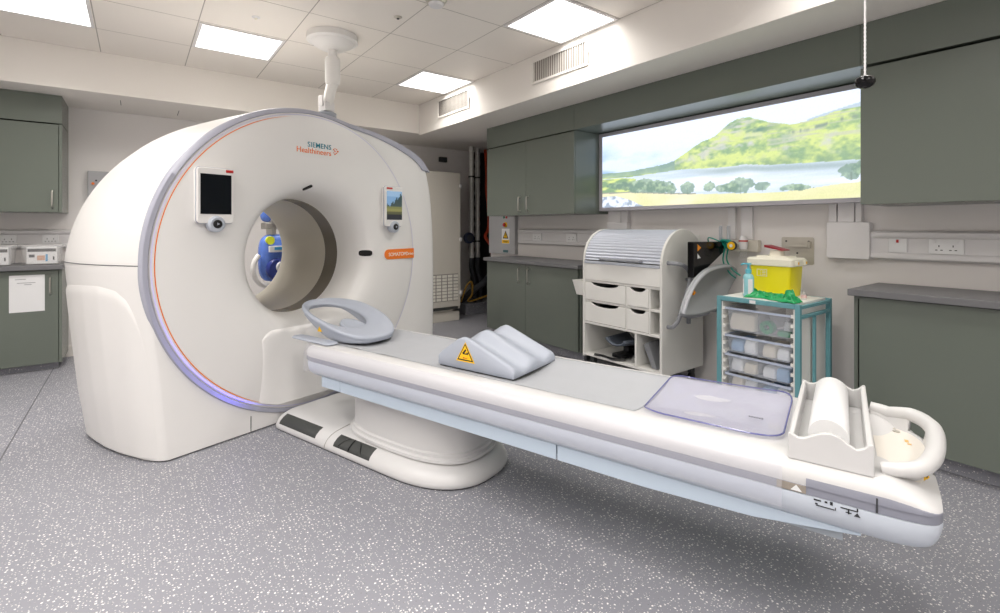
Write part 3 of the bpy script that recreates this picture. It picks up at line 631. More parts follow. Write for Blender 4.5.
# tambour : ribbed quarter roll
prof = []
for k in range(121):
    a = R(176 - k * 0.9); r = 0.258 + 0.0028 * math.cos(k / 120 * 2 * PI * 20)
    prof.append((0.265 + r * math.cos(a), 0.925 + (r + 0.004) * math.sin(a)))
inner = [(0.265 + 0.245 * math.cos(R(176 - k * 0.9)), 0.925 + 0.248 * math.sin(R(176 - k * 0.9))) for k in range(120, -1, -6)]
tb = MB().prism(prof + inner, 'y', 0.0225, W - 0.0225).build('roll_top', TAMB, t, angle=50)
MB().tube(smooth_path([(0.012, 0.18, 0.958), (-0.02, 0.19, 0.956), (-0.022, 0.24, 0.956), (-0.022, 0.52, 0.956), (-0.02, 0.56, 0.956), (0.012, 0.57, 0.958)], 4), 0.009, 8).build('pull_bar', GTUBE, tb)
bx(-0.002, 0.010, 0.0225, W - 0.0225, 0.9125, 0.934).build('roll_top_rail', TAMB, tb, bevel=0.002)
def scoop(y0, y1, z0, z1, sw, sd):
    m = (y0 + y1) / 2
    sc_ = [(m + sw * math.cos(a), z1 - sd * math.sin(a)) for a in np.linspace(0, PI, 13)]
    return [(y0, z0), (y1, z0), (y1, z1)] + sc_ + [(y0, z1)]
for z0, z1 in ((0.617, 0.756), (0.437, 0.593)):
    for y0, y1, sw in ((0.327, 0.741, 0.14), (0.119, 0.309, 0.07)):
        d = MB().prism(scoop(y0, y1, z0, z1, sw, 0.03), 'x', 0.004, 0.02).build('drawer', CARTIN, t, bevel=0.0012)
        bx(0.022, 0.4, y0 + 0.01, y1 - 0.01, z0 + 0.004, z1 - 0.05).build('drawer_box', GUNGREY, d)
MB().tube(smooth_path([(0.066, 0.0, 0.952), (0.064, -0.05, 0.952), (0.09, -0.08, 0.946), (0.168, -0.08, 0.922), (0.222, -0.08, 0.862), (0.203, -0.08, 0.785), (0.132, -0.08, 0.655), (0.078, -0.08, 0.557), (0.05, -0.06, 0.512), (0.064, -0.03, 0.497), (0.066, 0.0, 0.495)], 5), 0.0145, 10).build('push_handle', GTUBE, t)
for x in (0.07, 0.46):
    for y in (0.06, W - 0.06):
        c_ = MB().box(x - 0.02, x + 0.02, y - 0.018, y + 0.018, 0.085, zb).build('caster', DKGREY, t)
        MB().lathe([(0.035, -0.012), (0.045, -0.008), (0.045, 0.008), (0.035, 0.012)], (x, y, 0.0455), 'y', 18).build('wheel', BLACK, c_)
b_ = MB().loft([[(x, y, 0.638) for x, y in rrect(0.02, 0.17, W + 0.002, W + 0.095, 0.01, 2)], [(x, y, 0.760) for x, y in rrect(0.0, 0.20, W + 0.002, W + 0.125, 0.01, 2)], [(x, y, 0.760) for x, y in rrect(0.008, 0.192, W + 0.008, W + 0.118, 0.01, 2)], [(x, y, 0.646) for x, y in rrect(0.028, 0.162, W + 0.008, W + 0.088, 0.01, 2)]]).build('side_bin', CARTIN, t)
bx(0.30, 0.33, -0.02, -0.0005, 0.49, 0.60).build('side_bracket', GTUBE, t, bevel=0.003)
# things in the cart
t = thing('head_support', 'black and grey head support lying in the open bottom shelf of the cart', 'support', (3.15, 2.50, 0.170)); t.scale = (1.3, 1.35, 0.95)
def bowl(u, v):
    a = PI * (1.05 + 0.9 * u); r = 0.055 + 0.03 * v
    return (-0.12 + 0.26 * v, r * 1.35 * math.cos(a), 0.18 + r * 1.15 * math.sin(a))
MB().grid(bowl, 16, 8).build('cradle', mat('slate_foam', (92, 100, 112), 0.5), t, solid=0.014)
MB().box(-0.10, 0.10, -0.04, 0.04, 0.012, 0.045).box(-0.02, 0.06, -0.02, 0.02, 0.045, 0.09).build('foot', BLACK, t, bevel=0.006)
MB().tube(smooth_path([(-0.10, -0.06, 0.02), (-0.13, 0.0, 0.01), (-0.12, 0.09, 0.008), (-0.14, 0.14, 0.012)], 5), 0.010, 6).build('strap', BLACK, t)
MB().tube(smooth_path([(-0.05, -0.11, 0.20), (0.02, -0.13, 0.12), (-0.05, -0.08, 0.03)], 5), 0.012, 6).build('side_strap', BLACK, t)
o = MB().prism([(-0.05, 0.0), (0.012, 0.0), (0.12, 0.16), (0.06, 0.19)], 'y', -0.13, 0.13).build('foam_block', mat('grey_foam', (140, 142, 146), 0.7), None, bevel=0.006, loc=(3.16, 2.178, 0.171), rotz=R(90)); o.scale = (0.7, 1, 1); tag(o, 'grey foam block tilted in the right bottom shelf of the cart', 'foam block')
o = MB().loft([[(x, y, 0.0) for x, y in rrect(-0.05, 0.05, -0.04, 0.04, 0.01, 2)], [(x, y, 0.05) for x, y in rrect(-0.04, 0.04, -0.02, 0.03, 0.01, 2)]]).build('plastic_pouch', CLEARBIN, None, loc=(3.09, 2.35, 0.171)); tag(o, 'small clear pouch on the bottom shelf of the cart', 'pouch')
# black wedge and grey curved board beside the cart
for pth, r_ in (([(0.36, 0.0, 0.60), (0.36, -0.10, 0.60), (0.37, -0.185, 0.61), (0.37, -0.205, 0.625)], 0.014), ([(0.24, 0.0, 0.56), (0.24, -0.08, 0.56), (0.25, -0.19, 0.60), (0.25, -0.205, 0.62)], 0.012), ([(0.30, 0.0, 0.82), (0.30, -0.125, 0.82)], 0.012)):
    MB().tube(smooth_path(pth, 5), r_, 10).build('side_rack', GTUBE, t_cart)
t = thing('leg_wedge', 'black wedge with orange mark standing behind the grey board beside the cart', 'wedge', (3.085, 1.885, 0.0))
MB().prism([(0.0, 0.855), (0.0, 1.107), (0.41, 1.103), (0.42, 1.09), (0.42, 1.035), (0.15, 0.905)], 'y', 0.0, 0.05).build('shell', GLOSSBLK, t, bevel=0.006)
MB().prism([(0.045, 1.04), (0.045, 1.09), (0.09, 1.065)], 'y', -0.0015, -0.0003).build('orange_mark', mat('amber', (240, 150, 20), 0.5), t)
MB().prism([(0.045, 0.99), (0.045, 1.025), (0.085, 0.992)], 'y', -0.0015, -0.0003).build('white_mark', PAPER, t)
t = thing('curved_arm_board', 'grey curved arm board leaning between the cart and the teal trolley', 'board', (2.90, 1.84, 0.0))
bo = [(-0.036, 0.640), (0.019, 0.732), (0.106, 0.827), (0.232, 0.895), (0.384, 0.921), (0.544, 0.922), (0.655, 0.900), (0.655, 0.850), (0.564, 0.758), (0.463, 0.668), (0.384, 0.640), (0.159, 0.624)]
bo = [(q[0], q[1]) for q in smooth_path([(x, z, 0) for x, z in bo] + [(-0.036, 0.640, 0)], 5)][:-1]
bcx, bcz = 0.30, 0.76
def bring(k): return [(bcx + (x - bcx) * k, -0.012 + 0.085 * (1 - k ** 2.2) , bcz + (z - bcz) * k) for x, z in bo]
MB().loft([bring(k) for k in (0.02, 0.2, 0.4, 0.55, 0.68, 0.78, 0.86, 0.92, 0.96, 1.0)], True, True, False).build('shell', SHIELD, t, solid=0.024, offset=1, angle=60)
eg = [q for q in bring(1.0)]
MB().tube([(x - 0.004, y - 0.006, z + 0.002) for x, y, z in eg[0:26]], 0.012, 8).build('rolled_edge', mat('pale_grey_edge', (186, 188, 193), 0.4), t)
MB().prism([(0.075, 0.755), (0.075, 0.79), (0.10, 0.772)], 'y', -0.024, -0.010).build('orange_mark', mat('amber', (240, 150, 20), 0.5), t)

# ------------------------------------------------------------------ gas outlet on the wall
t = thing('gas_outlet', 'white wall gas outlet with yellow dial and flow meters', 'gas outlet', (3.599, 1.72, 1.03))
bx(-0.055, -0.001, -0.05, 0.22, 0.0, 0.085).build('housing', mat('ivory', (222, 216, 202), 0.45), t, bevel=0.006)
MB().lathe([(0.028, -0.02), (0.03, 0.02), (0.026, 0.06), (0.018, 0.075)], (-0.10, 0.03, 0.04), 'z', 16).build('regulator', TRUNK, t)
MB().lathe([(0.031, 0.045), (0.031, 0.055)], (-0.10, 0.03, 0.03), 'z', 16).build('red_band', REDM, t)
MB().lathe([(0.030, -0.165), (0.034, -0.16), (0.034, -0.145)], (0, 0.085, 0.045), 'x', 20).build('dial_case', GUNGREY, t)
MB().lathe([(0.029, -0.168), (0.029, -0.1655)], (0, 0.085, 0.045), 'x', 20).build('dial', WARN, t)
MB().lathe([(0.012, -0.170), (0.012, -0.1685)], (0, 0.085, 0.045), 'x', 12).build('hub', PAPER, t)
MB().tube([(-0.145, 0.085, 0.045), (-0.10, 0.06, 0.045)], 0.012, 8).build('dial_stem', STEEL, t)
MB().lathe([(0.020, -0.085), (0.026, -0.075), (0.026, -0.02)], (-0.10, 0.03, 0.04), 'z', 16).build('collection_jar', CLEARBIN, t)
for y in (0.15, 0.21):
    f = MB().lathe([(0.012, 0.07), (0.012, 0.18), (0.008, 0.19)], (-0.08, y, 0.0), 'z', 12).build('flow_meter', mat('clear_tube', (200, 204, 210), 0.15, alpha=0.7), t)
    MB().lathe([(0.015, 0.04), (0.015, 0.07)], (-0.08, y, 0.0), 'z', 12).build('valve_body', STEEL, f)
tt = MB()
rs = random.Random(4)
for k in range(5):
    ph = rs.random() * 6; yy = 1.87 - 0.008 * k
    tt.tube(smooth_path([(3.47 + 0.016 * math.cos(a + ph), yy + 0.035 * math.cos(a), 1.085 + 0.03 * math.sin(a + ph * 0.2)) for a in np.linspace(0, 2 * PI, 9)], 3), 0.006, 6)
tt.tube(smooth_path([(3.47, 1.90, 1.10), (3.48, 2.0, 1.13), (3.52, 2.02, 1.09), (3.54, 1.95, 1.07)], 5), 0.005, 6)
tt.tube(smooth_path([(3.47, 1.87, 1.06), (3.47, 1.885, 0.96), (3.47, 1.84, 0.88), (3.47, 1.79, 0.84)], 5), 0.0055, 6)
tt.tube(smooth_path([(3.48, 1.85, 1.06), (3.48, 1.862, 0.97), (3.48, 1.82, 0.90), (3.48, 1.76, 0.86)], 5), 0.0055, 6)
o = tt.build('oxygen_tubing', TEALTUBE); tag(o, 'coiled teal oxygen tubing hanging left of the yellow dial', 'tubing')
t = thing('steel_bracket', 'square steel wall bracket behind the yellow sharps bin', 'bracket', (3.599, 1.431, 0.958))
MB().prism(rrect(-0.101, 0.101, 0, 0.183, 0.012, 3), 'x', -0.004, -0.001).build('plate', STEEL, t)
MB().box(-0.03, -0.0045, -0.075, 0.075, 0.118, 0.122).box(-0.034, -0.03, -0.075, 0.075, 0.118, 0.138).box(-0.034, -0.0045, -0.085, -0.077, 0.11, 0.155).build('hook', STEEL, t, bevel=0.001)
for y in (-0.07, 0.07): MB().lathe([(0.006, -0.008), (0.006, -0.0045)], (0, y, 0.155), 'x', 10).build('screw', DKGREY, t)
MB().lathe([(0.006, -0.008), (0.006, -0.0045)], (0, 0.0, 0.075), 'x', 10).build('screw', DKGREY, t)

# ------------------------------------------------------------------ teal trolley
TX0, TX1, TY0, TY1, TZ = 2.87, 3.315, 1.13, 1.60, 0.787
t = thing('drawer_trolley', 'teal framed trolley with clear drawers against the right wall', 'trolley', (TX0, TY0, 0))
w = TY1 - TY0; d_ = TX1 - TX0; p = 0.026
for x in (0, d_ - p):
    for y in (0, w - p):
        l = bx(x, x + p, y, y + p, 0.075, TZ).build('post', TEAL, t, bevel=0.002)
        MB().lathe([(0.025, -0.01), (0.032, -0.006), (0.032, 0.006), (0.025, 0.01)], (x + p / 2, y + p / 2, 0.0325), 'y', 16).build('caster', DKGREY, l)
        bx(x + 0.006, x + 0.02, y + 0.006, y + 0.02, 0.05, 0.0745).build('caster_stem', STEEL, l)
for y in (0, w - p):
    for z0 in (TZ - 0.026, TZ - 0.080, 0.085): bx(p, d_ - p, y, y + 0.018, z0, z0 + 0.018).build('side_rail', TEAL, t, bevel=0.002)
    bx(d_ * 0.46, d_ * 0.46 + 0.016, y + 0.001, y + 0.017, 0.104, TZ - 0.081).build('side_upright', TEAL, t, bevel=0.002)
for x in (0, d_ - p): bx(x, x + p, p, w - p, TZ - 0.026, TZ).build('cross_rail', TEAL, t, bevel=0.002)
bx(p, d_ - p, p, w - p, TZ - 0.012, TZ + 0.001).build('top_board', CARTIN, t, bevel=0.001)
bx(-0.0012, 0, w * 0.5, w * 0.5 + 0.035, TZ - 0.022, TZ - 0.004).build('label_tab', PAPER, t)
for k, y in enumerate((p + 0.002, w - p - 0.010)):
    r_ = MB().box(p * 0.3, d_ - p, y, y + 0.008, 0.10, TZ - 0.03)
    yy = (y + 0.008, y + 0.022) if k == 0 else (y - 0.014, y)
    for z in np.arange(0.13, TZ - 0.06, 0.0535): r_.box(p * 0.3, d_ - p, yy[0], yy[1], z, z + 0.008).box(p * 0.3, p * 0.3 + 0.02, yy[0], yy[1], z - 0.010, z)
    r_.build('runner_panel', CARTIN, t)
DR = [(0.588, 0.724), (0.456, 0.560), (0.338, 0.444), (0.222, 0.326), (0.116, 0.208)]
for z0, z1 in DR:
    y0, y1, x0, x1 = p + 0.03, w - p - 0.03, 0.01, d_ - p - 0.01
    rr = lambda a, z: [(x, y, z) for x, y in rrect(x0 + a, x1 - a, y0 + a, y1 - a, 0.015, 2)]
    dr = MB().loft([rr(0.008, z0), rr(0.0, z1), rr(0.003, z1), rr(0.011, z0 + 0.003)]).build('drawer', CLEAR, t)
    rim = [(x, y, z1) for x, y in rrect(x0 - 0.006, x1 + 0.006, y0 - 0.012, y1 + 0.012, 0.012, 2)]
    MB().loft([[(x, y, z1 - 0.012) for x, y, z in rim], rim, [(x, y, z1) for x, y in rrect(x0 + 0.003, x1 - 0.003, y0 + 0.003, y1 - 0.003, 0.012, 2)], [(x, y, z1 - 0.004) for x, y in rrect(x0 + 0.003, x1 - 0.003, y0 + 0.003, y1 - 0.003, 0.012, 2)]], cap0=False, cap1=False).build('rim', mat('drawer_rim', (196, 206, 226), 0.25, alpha=0.8), dr)
    bx(x0 + 0.02, x1 - 0.02, w * 0.5 - 0.002, w * 0.5 + 0.001, z0 + 0.004, z1 - 0.02).build('divider', CLEAR, dr)
def contents(name, label, cat, mb, m, x, y, z, grp=None, rz=0, bevel=0.004):
    o = mb.build(name, m, None, bevel=bevel, loc=(TX0 + x, TY0 + y, z), rotz=rz); tag(o, label, cat, grp); return o
rs = random.Random(11)
def soft(w_, d, h): return MB().loft([[(x, y, 0) for x, y in rrect(-d / 2, d / 2, -w_ / 2, w_ / 2, 0.012, 3)], [(x * 1.03, y * 1.03, h * 0.5) for x, y in rrect(-d / 2, d / 2, -w_ / 2, w_ / 2, 0.014, 3)], [(x * 0.92, y * 0.92, h) for x, y in rrect(-d / 2, d / 2, -w_ / 2, w_ / 2, 0.016, 3)]])
L = ['top clear drawer', 'second clear drawer', 'third clear drawer', 'fourth clear drawer']
contents('dressing_pack', 'cream dressing pack in the left half of the top clear drawer', 'pack', soft(0.15, 0.2, 0.095), PACK1, 0.135, 0.33, 0.592)
gt = MB().lathe([(0.016, -0.02), (0.038, -0.02), (0.038, 0.02), (0.016, 0.02)], (0, 0, 0.038), 'x', 20, False, False)
gt.loft([[(-0.02, 0.016 * math.cos(a), 0.038 + 0.016 * math.sin(a)) for a in np.linspace(0, 2 * PI, 20, endpoint=False)], [(0.02, 0.016 * math.cos(a), 0.038 + 0.016 * math.sin(a)) for a in np.linspace(0, 2 * PI, 20, endpoint=False)]], True, False, False)
contents('tape_roll', 'green tape roll in the right half of the top clear drawer', 'tape', gt, TAPEG, 0.055, 0.19, 0.592, bevel=0)
contents('dressing_pack', 'white pack beside the green tape roll in the top clear drawer', 'pack', soft(0.07, 0.16, 0.07), PACK2, 0.20, 0.10, 0.592)
contents('green_packet', 'flat green packet at the right front of the top clear drawer', 'packet', soft(0.07, 0.05, 0.028), TAPEG, 0.06, 0.10, 0.592)
for di, zz in ((1, 0.460), (2, 0.342), (3, 0.226)):
    for k, y in enumerate((0.365, 0.285, 0.18, 0.10)):
        m = (PACK2, PACK3, PACK2, PACK1)[(k + di) % 4]; n = ('white', 'pale blue', 'white', 'cream')[(k + di) % 4]
        pl = ('leftmost', 'second from left', 'third from left', 'rightmost')[k]
        contents('supply_pack', '%s supply pack, %s in the %s' % (n, pl, L[di]), 'pack', soft(0.07, 0.22, 0.055 + 0.02 * rs.random()), m, 0.135 + 0.02 * rs.random(), y, zz, 'supply packs in the drawers')
# on top of the trolley
t = thing('sharps_bin', 'yellow sharps bin with cream lid on the teal trolley', 'sharps bin', (3.11, 1.393, TZ + 0.002))
rr = lambda a, b, z, r=0.02: [(x, y, z) for x, y in rrect(-0.005 - a, 0.175 + a, -0.118 - b, 0.118 + b, r, 3)]
MB().loft([rr(0, -0.010, 0), rr(0.004, 0.002, 0.185)]).build('tub', YELLOW, t, angle=50)
MB().loft([rr(0.012, 0.014, 0.183), rr(0.016, 0.018, 0.188), rr(0.016, 0.018, 0.222), rr(0.006, 0.008, 0.232), rr(-0.02, -0.02, 0.233), rr(-0.024, -0.024, 0.243)]).build('lid', CREAM, t, angle=30)
sp = MB().loft([rrp for rrp in ([(x, y, 0.242) for x, y in rrect(0.05, 0.12, -0.045, 0.035, 0.02, 3)], [(x, y, 0.276) for x, y in rrect(0.055, 0.115, -0.04, 0.03, 0.02, 3)])]).build('spout', CREAM, t)
MB().loft([[(x, y, 0.276 + (0.018 if y > 0 else 0.0)) for x, y in rrect(0.04, 0.13, -0.062, 0.055, 0.01, 2)], [(x, y, 0.282 + (0.026 if y > 0 else 0.0)) for x, y in rrect(0.04, 0.13, -0.066, 0.058, 0.01, 2)]]).build('flap', MAROON, sp)
for x in (0.03, 0.14): bx(x - 0.016, x + 0.016, -0.15, -0.1365, 0.19, 0.22).build('clip', CREAM, t, bevel=0.004)
for x in (0.03, 0.14): bx(x - 0.007, x + 0.007, -0.1515, -0.1502, 0.198, 0.212).build('clip_mark', WARN, t)
q = MB()
q.box(-0.0120, -0.0112, 0.012, 0.072, 0.118, 0.1205).box(-0.0120, -0.0112, 0.012, 0.072, 0.158, 0.1605).box(-0.0120, -0.0112, 0.012, 0.0145, 0.1205, 0.158).box(-0.0120, -0.0112, 0.0695, 0.072, 0.1205, 0.158)
for z in (0.128, 0.138, 0.148): q.box(-0.0120, -0.0112, 0.02, 0.04, z, z + 0.003).box(-0.0120, -0.0112, 0.047, 0.052, z, z + 0.003)
q.build('printed_box', PAPER, t)
t = thing('hand_gel_bottle', 'aqua hand gel pump bottle left of the yellow sharps bin', 'bottle', (2.965, 1.452, TZ + 0.002))
MB().lathe([(0.028, 0), (0.032, 0.006), (0.032, 0.115), (0.026, 0.132), (0.013, 0.142)], n=20, sx=0.7).build('bottle', AQUA, t)
MB().lathe([(0.014, 0.142), (0.017, 0.144), (0.017, 0.165), (0.008, 0.168), (0.006, 0.192), (0.016, 0.194), (0.016, 0.203)], n=16).build('pump', AQUA2, t)
MB().tube([(0, 0, 0.198), (-0.02, 0.02, 0.199), (-0.03, 0.03, 0.193)], 0.005, 7).build('nozzle', AQUA2, t.children[-1])
def wrap(u, v):
    a = R(150 + 100 * u); return (0.0232 * math.cos(a), 0.0328 * math.sin(a), 0.02 + 0.085 * v)
MB().grid(lambda u, v: ((0.0234) * math.cos(R(195 + 50 * u)), 0.033 * math.sin(R(195 + 50 * u)), 0.018 + 0.09 * v), 8, 1).build('label', PAPER, t)
MB().grid(lambda u, v: ((0.0234) * math.cos(R(125 + 25 * u)), 0.033 * math.sin(R(125 + 25 * u)), 0.018 + 0.09 * v), 8, 1).build('label', PAPER, t)
rs2 = np.random.RandomState(5)
G = rs2.rand(9, 9)
def nz2(u, v):
    x = u * 7.99; y = v * 7.99; i, j = int(x), int(y); a, b = x - i, y - j; a = a * a * (3 - 2 * a); b = b * b * (3 - 2 * b)
    return (G[j, i] * (1 - a) + G[j, i + 1] * a) * (1 - b) + (G[j + 1, i] * (1 - a) + G[j + 1, i + 1] * a) * b
def film(u, v):
    yy = 0.155 - 0.30 * u; xx = -0.05 + 0.10 * v + 0.03 * math.sin(u * 5)
    e = min(1, 8 * u, 8 * (1 - u), 5 * v, 5 * (1 - v)); end = 1.0 + 1.1 * math.exp(-((u - 0.85) / 0.13) ** 2) + 0.9 * math.exp(-((u - 0.06) / 0.10) ** 2)
    return (xx + 0.02 * nz2(v, u), yy + 0.015 * nz2(u, v), 0.003 + max(0, e) * (0.008 + 0.030 * nz2((u * 1.3) % 1, (v * 0.9) % 1) * end))
o = MB().grid(film, 60, 26).build('glove_bag', GREEN, None, loc=(2.95, 1.298, TZ + 0.001), solid=0.0012, angle=60); tag(o, 'crumpled green plastic bag along the front of the trolley top', 'bag')
t = thing('vial', 'small clear vial with red print beside the green bag', 'vial', (3.10, 1.20, TZ + 0.002))
MB().lathe([(0.014, 0), (0.015, 0.003), (0.015, 0.034), (0.008, 0.042), (0.008, 0.05)], n=14).build('glass', CLEARBIN, t)
MB().lathe([(0.0155, 0.010), (0.0155, 0.026)], n=14, cap0=False, cap1=False).build('label', mat('vial_label', (226, 190, 186), 0.6), t)
# ------------------------------------------------------------------ CT scanner (local axes: x across the front, y along the bore)
GO = (0.119, 3.024, 0.0); GR = R(18)
GU = Vector((math.cos(GR), math.sin(GR), 0)); GA = Vector((-math.sin(GR), math.cos(GR), 0))
def gw(s, t, z): return tuple(Vector(GO) + GU * s + GA * t + Vector((0, 0, z)))
gantry = thing('ct_scanner', 'large white ring shaped scanner with a round bore and orange edge line', 'scanner', GO, GR)
BC = (0.86, 1.015)
def fx(r, c): return r * c * (1 - 0.045 * max(0.0, c) * min(1.0, max(0.0, (r - 0.5) / 0.4)))
def vz(s_): return 0.989 + 0.024 * max(0.0, -s_)
def outline():
    L = [(-0.028 - 0.082 * k / 20, 0.008 + 1.007 * k / 20) for k in range(20)]
    A = [(BC[0] + 0.97 * math.cos(R(180 - 102 * k / 44)), BC[1] + 0.957 * math.sin(R(180 - 102 * k / 44))) for k in range(45)]
    Rr = smooth_path([(1.0617, 1.951, 0), (1.37, 1.918, 0), (1.62, 1.865, 0), (1.81, 1.798, 0), (1.925, 1.71, 0), (1.985, 1.58, 0), (2.015, 1.42, 0), (2.04, 1.15, 0), (2.05, 0.8, 0), (2.045, 0.35, 0), (2.03, 0.008, 0)], 6)
    B = [(1.7, 0.008), (1.3, 0.008), (0.95, 0.008), (0.6, 0.008), (0.25, 0.008)]
    return L + A + [(p[0], p[1]) for p in Rr[1:]] + B, len(L), len(L) + len(A), len(L) + len(A) + len(Rr) - 1
OUT, nL, nA, nR = outline()
def edir(i):
    x, z = OUT[i]
    if i >= nR: return (0, 0, 0.0)
    if x < BC[0]:
        if z >= BC[1]:
            a = math.degrees(math.atan2(z - BC[1], x - BC[0]))
            e = interp(a, [90, 110, 125, 138, 145, 152, 160, 170, 180], [0, .01, .02, .033, .05, .068, .086, .106, .123]); return (math.cos(R(a)), math.sin(R(a)), e)
        return (-1, 0, interp(z, [0, .3, .6, 1.0], [.095, .115, .121, .123]))
    a = math.atan2(max(0, z - BC[1]), x - BC[0]); return (math.cos(a), math.sin(a), interp(z, [0, 1.4, 1.8, 1.9], [0.03, 0.03, 0.01, 0.0]))
def fil(i):
    x, z = OUT[i]
    if i >= nR: return 0.0
    if i < nL: return interp(z, [0, .5, 1.0], [.05, .045, .012])
    if i < nA: return 0.012
    return interp(i, [nA, nA + 20, nA + 28], [.012, .03, .07])
KT = [0, .06, .15, .3, .45, .6, .72, .82, .88, .915, .93]; KV = [0, .12, .38, .75, .95, 1, .97, .70, .25, -.15, -.5]
def gp(i, t, extra=0.0):
    dx, dz, e = edir(i); k = interp(t, KT, KV)
    f = interp(t, [0, .004, .012, .03, .06, .10], [1, .80, .60, .32, .10, 0]) * fil(i) + (interp(t, [.84, .9, .93], [0, .03, .085]) if i < nR else 0)
    o = e * k - f + extra; x, z = OUT[i]
    return (x + dx * o, t, max(0.008, z + dz * o))
TS = [0, .003, .006, .012, .02, .03, .045, .065, .1, .15, .22, .3, .38, .45, .53, .6, .66, .72, .77, .82, .85, .88, .9, .915, .93]
N_ = len(OUT)
rings = [[gp(i, t) for i in range(N_)] for t in TS]
ang = [math.atan2(z - BC[1], x - BC[0]) for x, z in OUT]
circ = lambda r, t: [(BC[0] + fx(r, math.cos(a)), t, BC[1] + r * math.sin(a) * (1 + (0.018 * max(0, -math.sin(a)) if r > 0.9 else 0))) for a in ang]
MB().loft([circ(0.93, 0.004), circ(0.945, 0.0)] + rings + [circ(0.75, 0.95), circ(0.6, 1.03), circ(0.42, 1.06)], True, False, False).build('housing', GWHITE, gantry, angle=40)
pl = [(gp(i, .05 if k == 0 else .8)) for k in (0, 1) for i in ((0, nR - 1) if k == 0 else (nR - 1, 0))]
pc = [(p[0] + (0.012 if p[0] < 1 else -0.03), p[1]) for p in pl]
MB().prism(pc, 'z', 0.0005, 0.0078).build('plinth', BLACK, gantry)  # thin black strip painting the shadow gap under the housing
# horizontal joint and leg cover on the left flank
ij = nL
MB().tube([gp(ij, t, 0.0004) for t in np.linspace(.02, .82, 40)], 0.0022, 6).build('joint_line', GUNGREY, gantry)
def swz(t): return interp(t, [0.03, .045, .07, .11, .18, .3, .5, .7, .82], [.50, .64, .75, .835, .885, .905, .90, .885, .87])
def leg(u, v):
    t = 0.03 + u * 0.79; z = 0.02 + (swz(t) - 0.02) * v
    zi = (z - 0.008) / 1.007 * 20; i = min(nL - 2, int(zi)); f = zi - i
    if i + 1 < nL:
        e = 0.008 * min(1.0, (1 - v) * 30, u * 8, (1 - u) * 20 + 0.02) + 0.0004
        a = Vector(gp(i, t, e)); b = Vector(gp(i + 1, t, e)); return tuple(a.lerp(b, f))
MB().grid(leg, 46, 40).build('leg_cover', GWHITE, gantry, angle=60)
# face, scan window, bore
fp = smooth_path([(0.936, 0.0, 0), (0.925, -0.010, 0), (0.88, -0.016, 0), (0.78, -0.022, 0), (0.68, -0.023, 0), (0.60, -0.021, 0), (0.53, -0.014, 0), (0.475, 0.004, 0), (0.437, 0.038, 0), (0.412, 0.09, 0), (0.396, 0.16, 0), (0.389, 0.23, 0), (0.388, 0.285, 0)], 5)
bc3 = (BC[0], 0, BC[1])
MB().loft([[(BC[0] + fx(p[0], math.cos(a)), p[1], BC[1] + p[0] * math.sin(a) * (1 + 0.02 * max(0, -math.sin(a)) * max(0, (p[0] - 0.6) / 0.33))) for a in np.linspace(0, 2 * PI, 128, endpoint=False)] for p in fp], True, False, False).build('face_cover', GWHITE, gantry, angle=60)
MB().lathe([(0.388, 0.285), (0.3885, 0.435)], bc3, 'y', 96, False, False).build('scan_window', SCANW, gantry)
MB().lathe([(0.388, 0.435), (0.388, 1.01), (0.391, 1.03), (0.400, 1.05), (0.42, 1.06)], bc3, 'y', 96, False, False).build('bore_tube', BORE, gantry, angle=60)
# grey rim band, following the ring on the left and the shoulder on the right
path = []
for k in range(111):
    a = R(-45 - 237 * k / 110); path.append(((BC[0] + 0.973 * math.cos(a), BC[1] + 0.973 * vz(math.sin(a)) * math.sin(a)), (-math.cos(a), -math.sin(a)), 0.034))
rt = [OUT[i] for i in range(nA, nA + 27)]
for k in range(1, len(rt) - 1):
    dx, dz = rt[k + 1][0] - rt[k - 1][0], rt[k + 1][1] - rt[k - 1][1]; l = math.hypot(dx, dz); n = (dz / l, -dx / l)
    n = (-abs(n[0]) if n[0] > 0 else n[0], n[1]); f = k / (len(rt) - 2)
    path.append((rt[k], (dz / l, -dx / l) if (-dx / l) < 0 else (-dz / l, dx / l), (0.034 + 0.040 * f) * (1 if f < 0.9 else max(0.06, (1 - f) * 10))))
rg = []
for (p, n, w_) in path:
    q = lambda a, t: (p[0] + n[0] * a, t, p[1] + n[1] * a)
    rg.append([q(0.004, 0.04), q(0.0015, 0.012), q(0.006, -0.002), q(w_ * 0.9, -0.013), q(w_, -0.010), q(w_, 0.03)])
band = MB().loft(rg).build('rim_band', GGREY, gantry, angle=50)
# mood light in the ring: stronger at the lower left
lm = bpy.data.materials.new('ring_light'); lm.use_nodes = True
at_ = lm.node_tree.nodes.new('ShaderNodeAttribute'); at_.attribute_name = 'Col'; bs = lm.node_tree.nodes['Principled BSDF']
bs.inputs['Base Color'].default_value = rgb(215, 213, 226); bs.inputs['Roughness'].default_value = 0.3
lm.node_tree.links.new(at_.outputs['Color'], bs.inputs['Emission Color']); bs.inputs['Emission Strength'].default_value = 1.0
def light_arc(name, r0, r1, t, a0, a1, n, fn, parent):
    mb = MB(); mb.grid(lambda u, v: (BC[0] + fx(r0 + (r1 - r0) * v, math.cos(R(a0 + (a1 - a0) * u))), t, BC[1] + (r0 + (r1 - r0) * v) * vz(math.sin(R(a0 + (a1 - a0) * u))) * math.sin(R(a0 + (a1 - a0) * u))), n, 2)
    o = mb.build(name, lm, parent); me = o.data
    ca = me.color_attributes.new('Col', 'FLOAT_COLOR', 'POINT')
    buf = []
    for v in me.vertices:
        a = math.degrees(math.atan2(v.co.z - BC[1], v.co.x - BC[0])) % 360; buf += list(fn(a)) + [1.0]
    ca.data.foreach_set('color', buf); return o
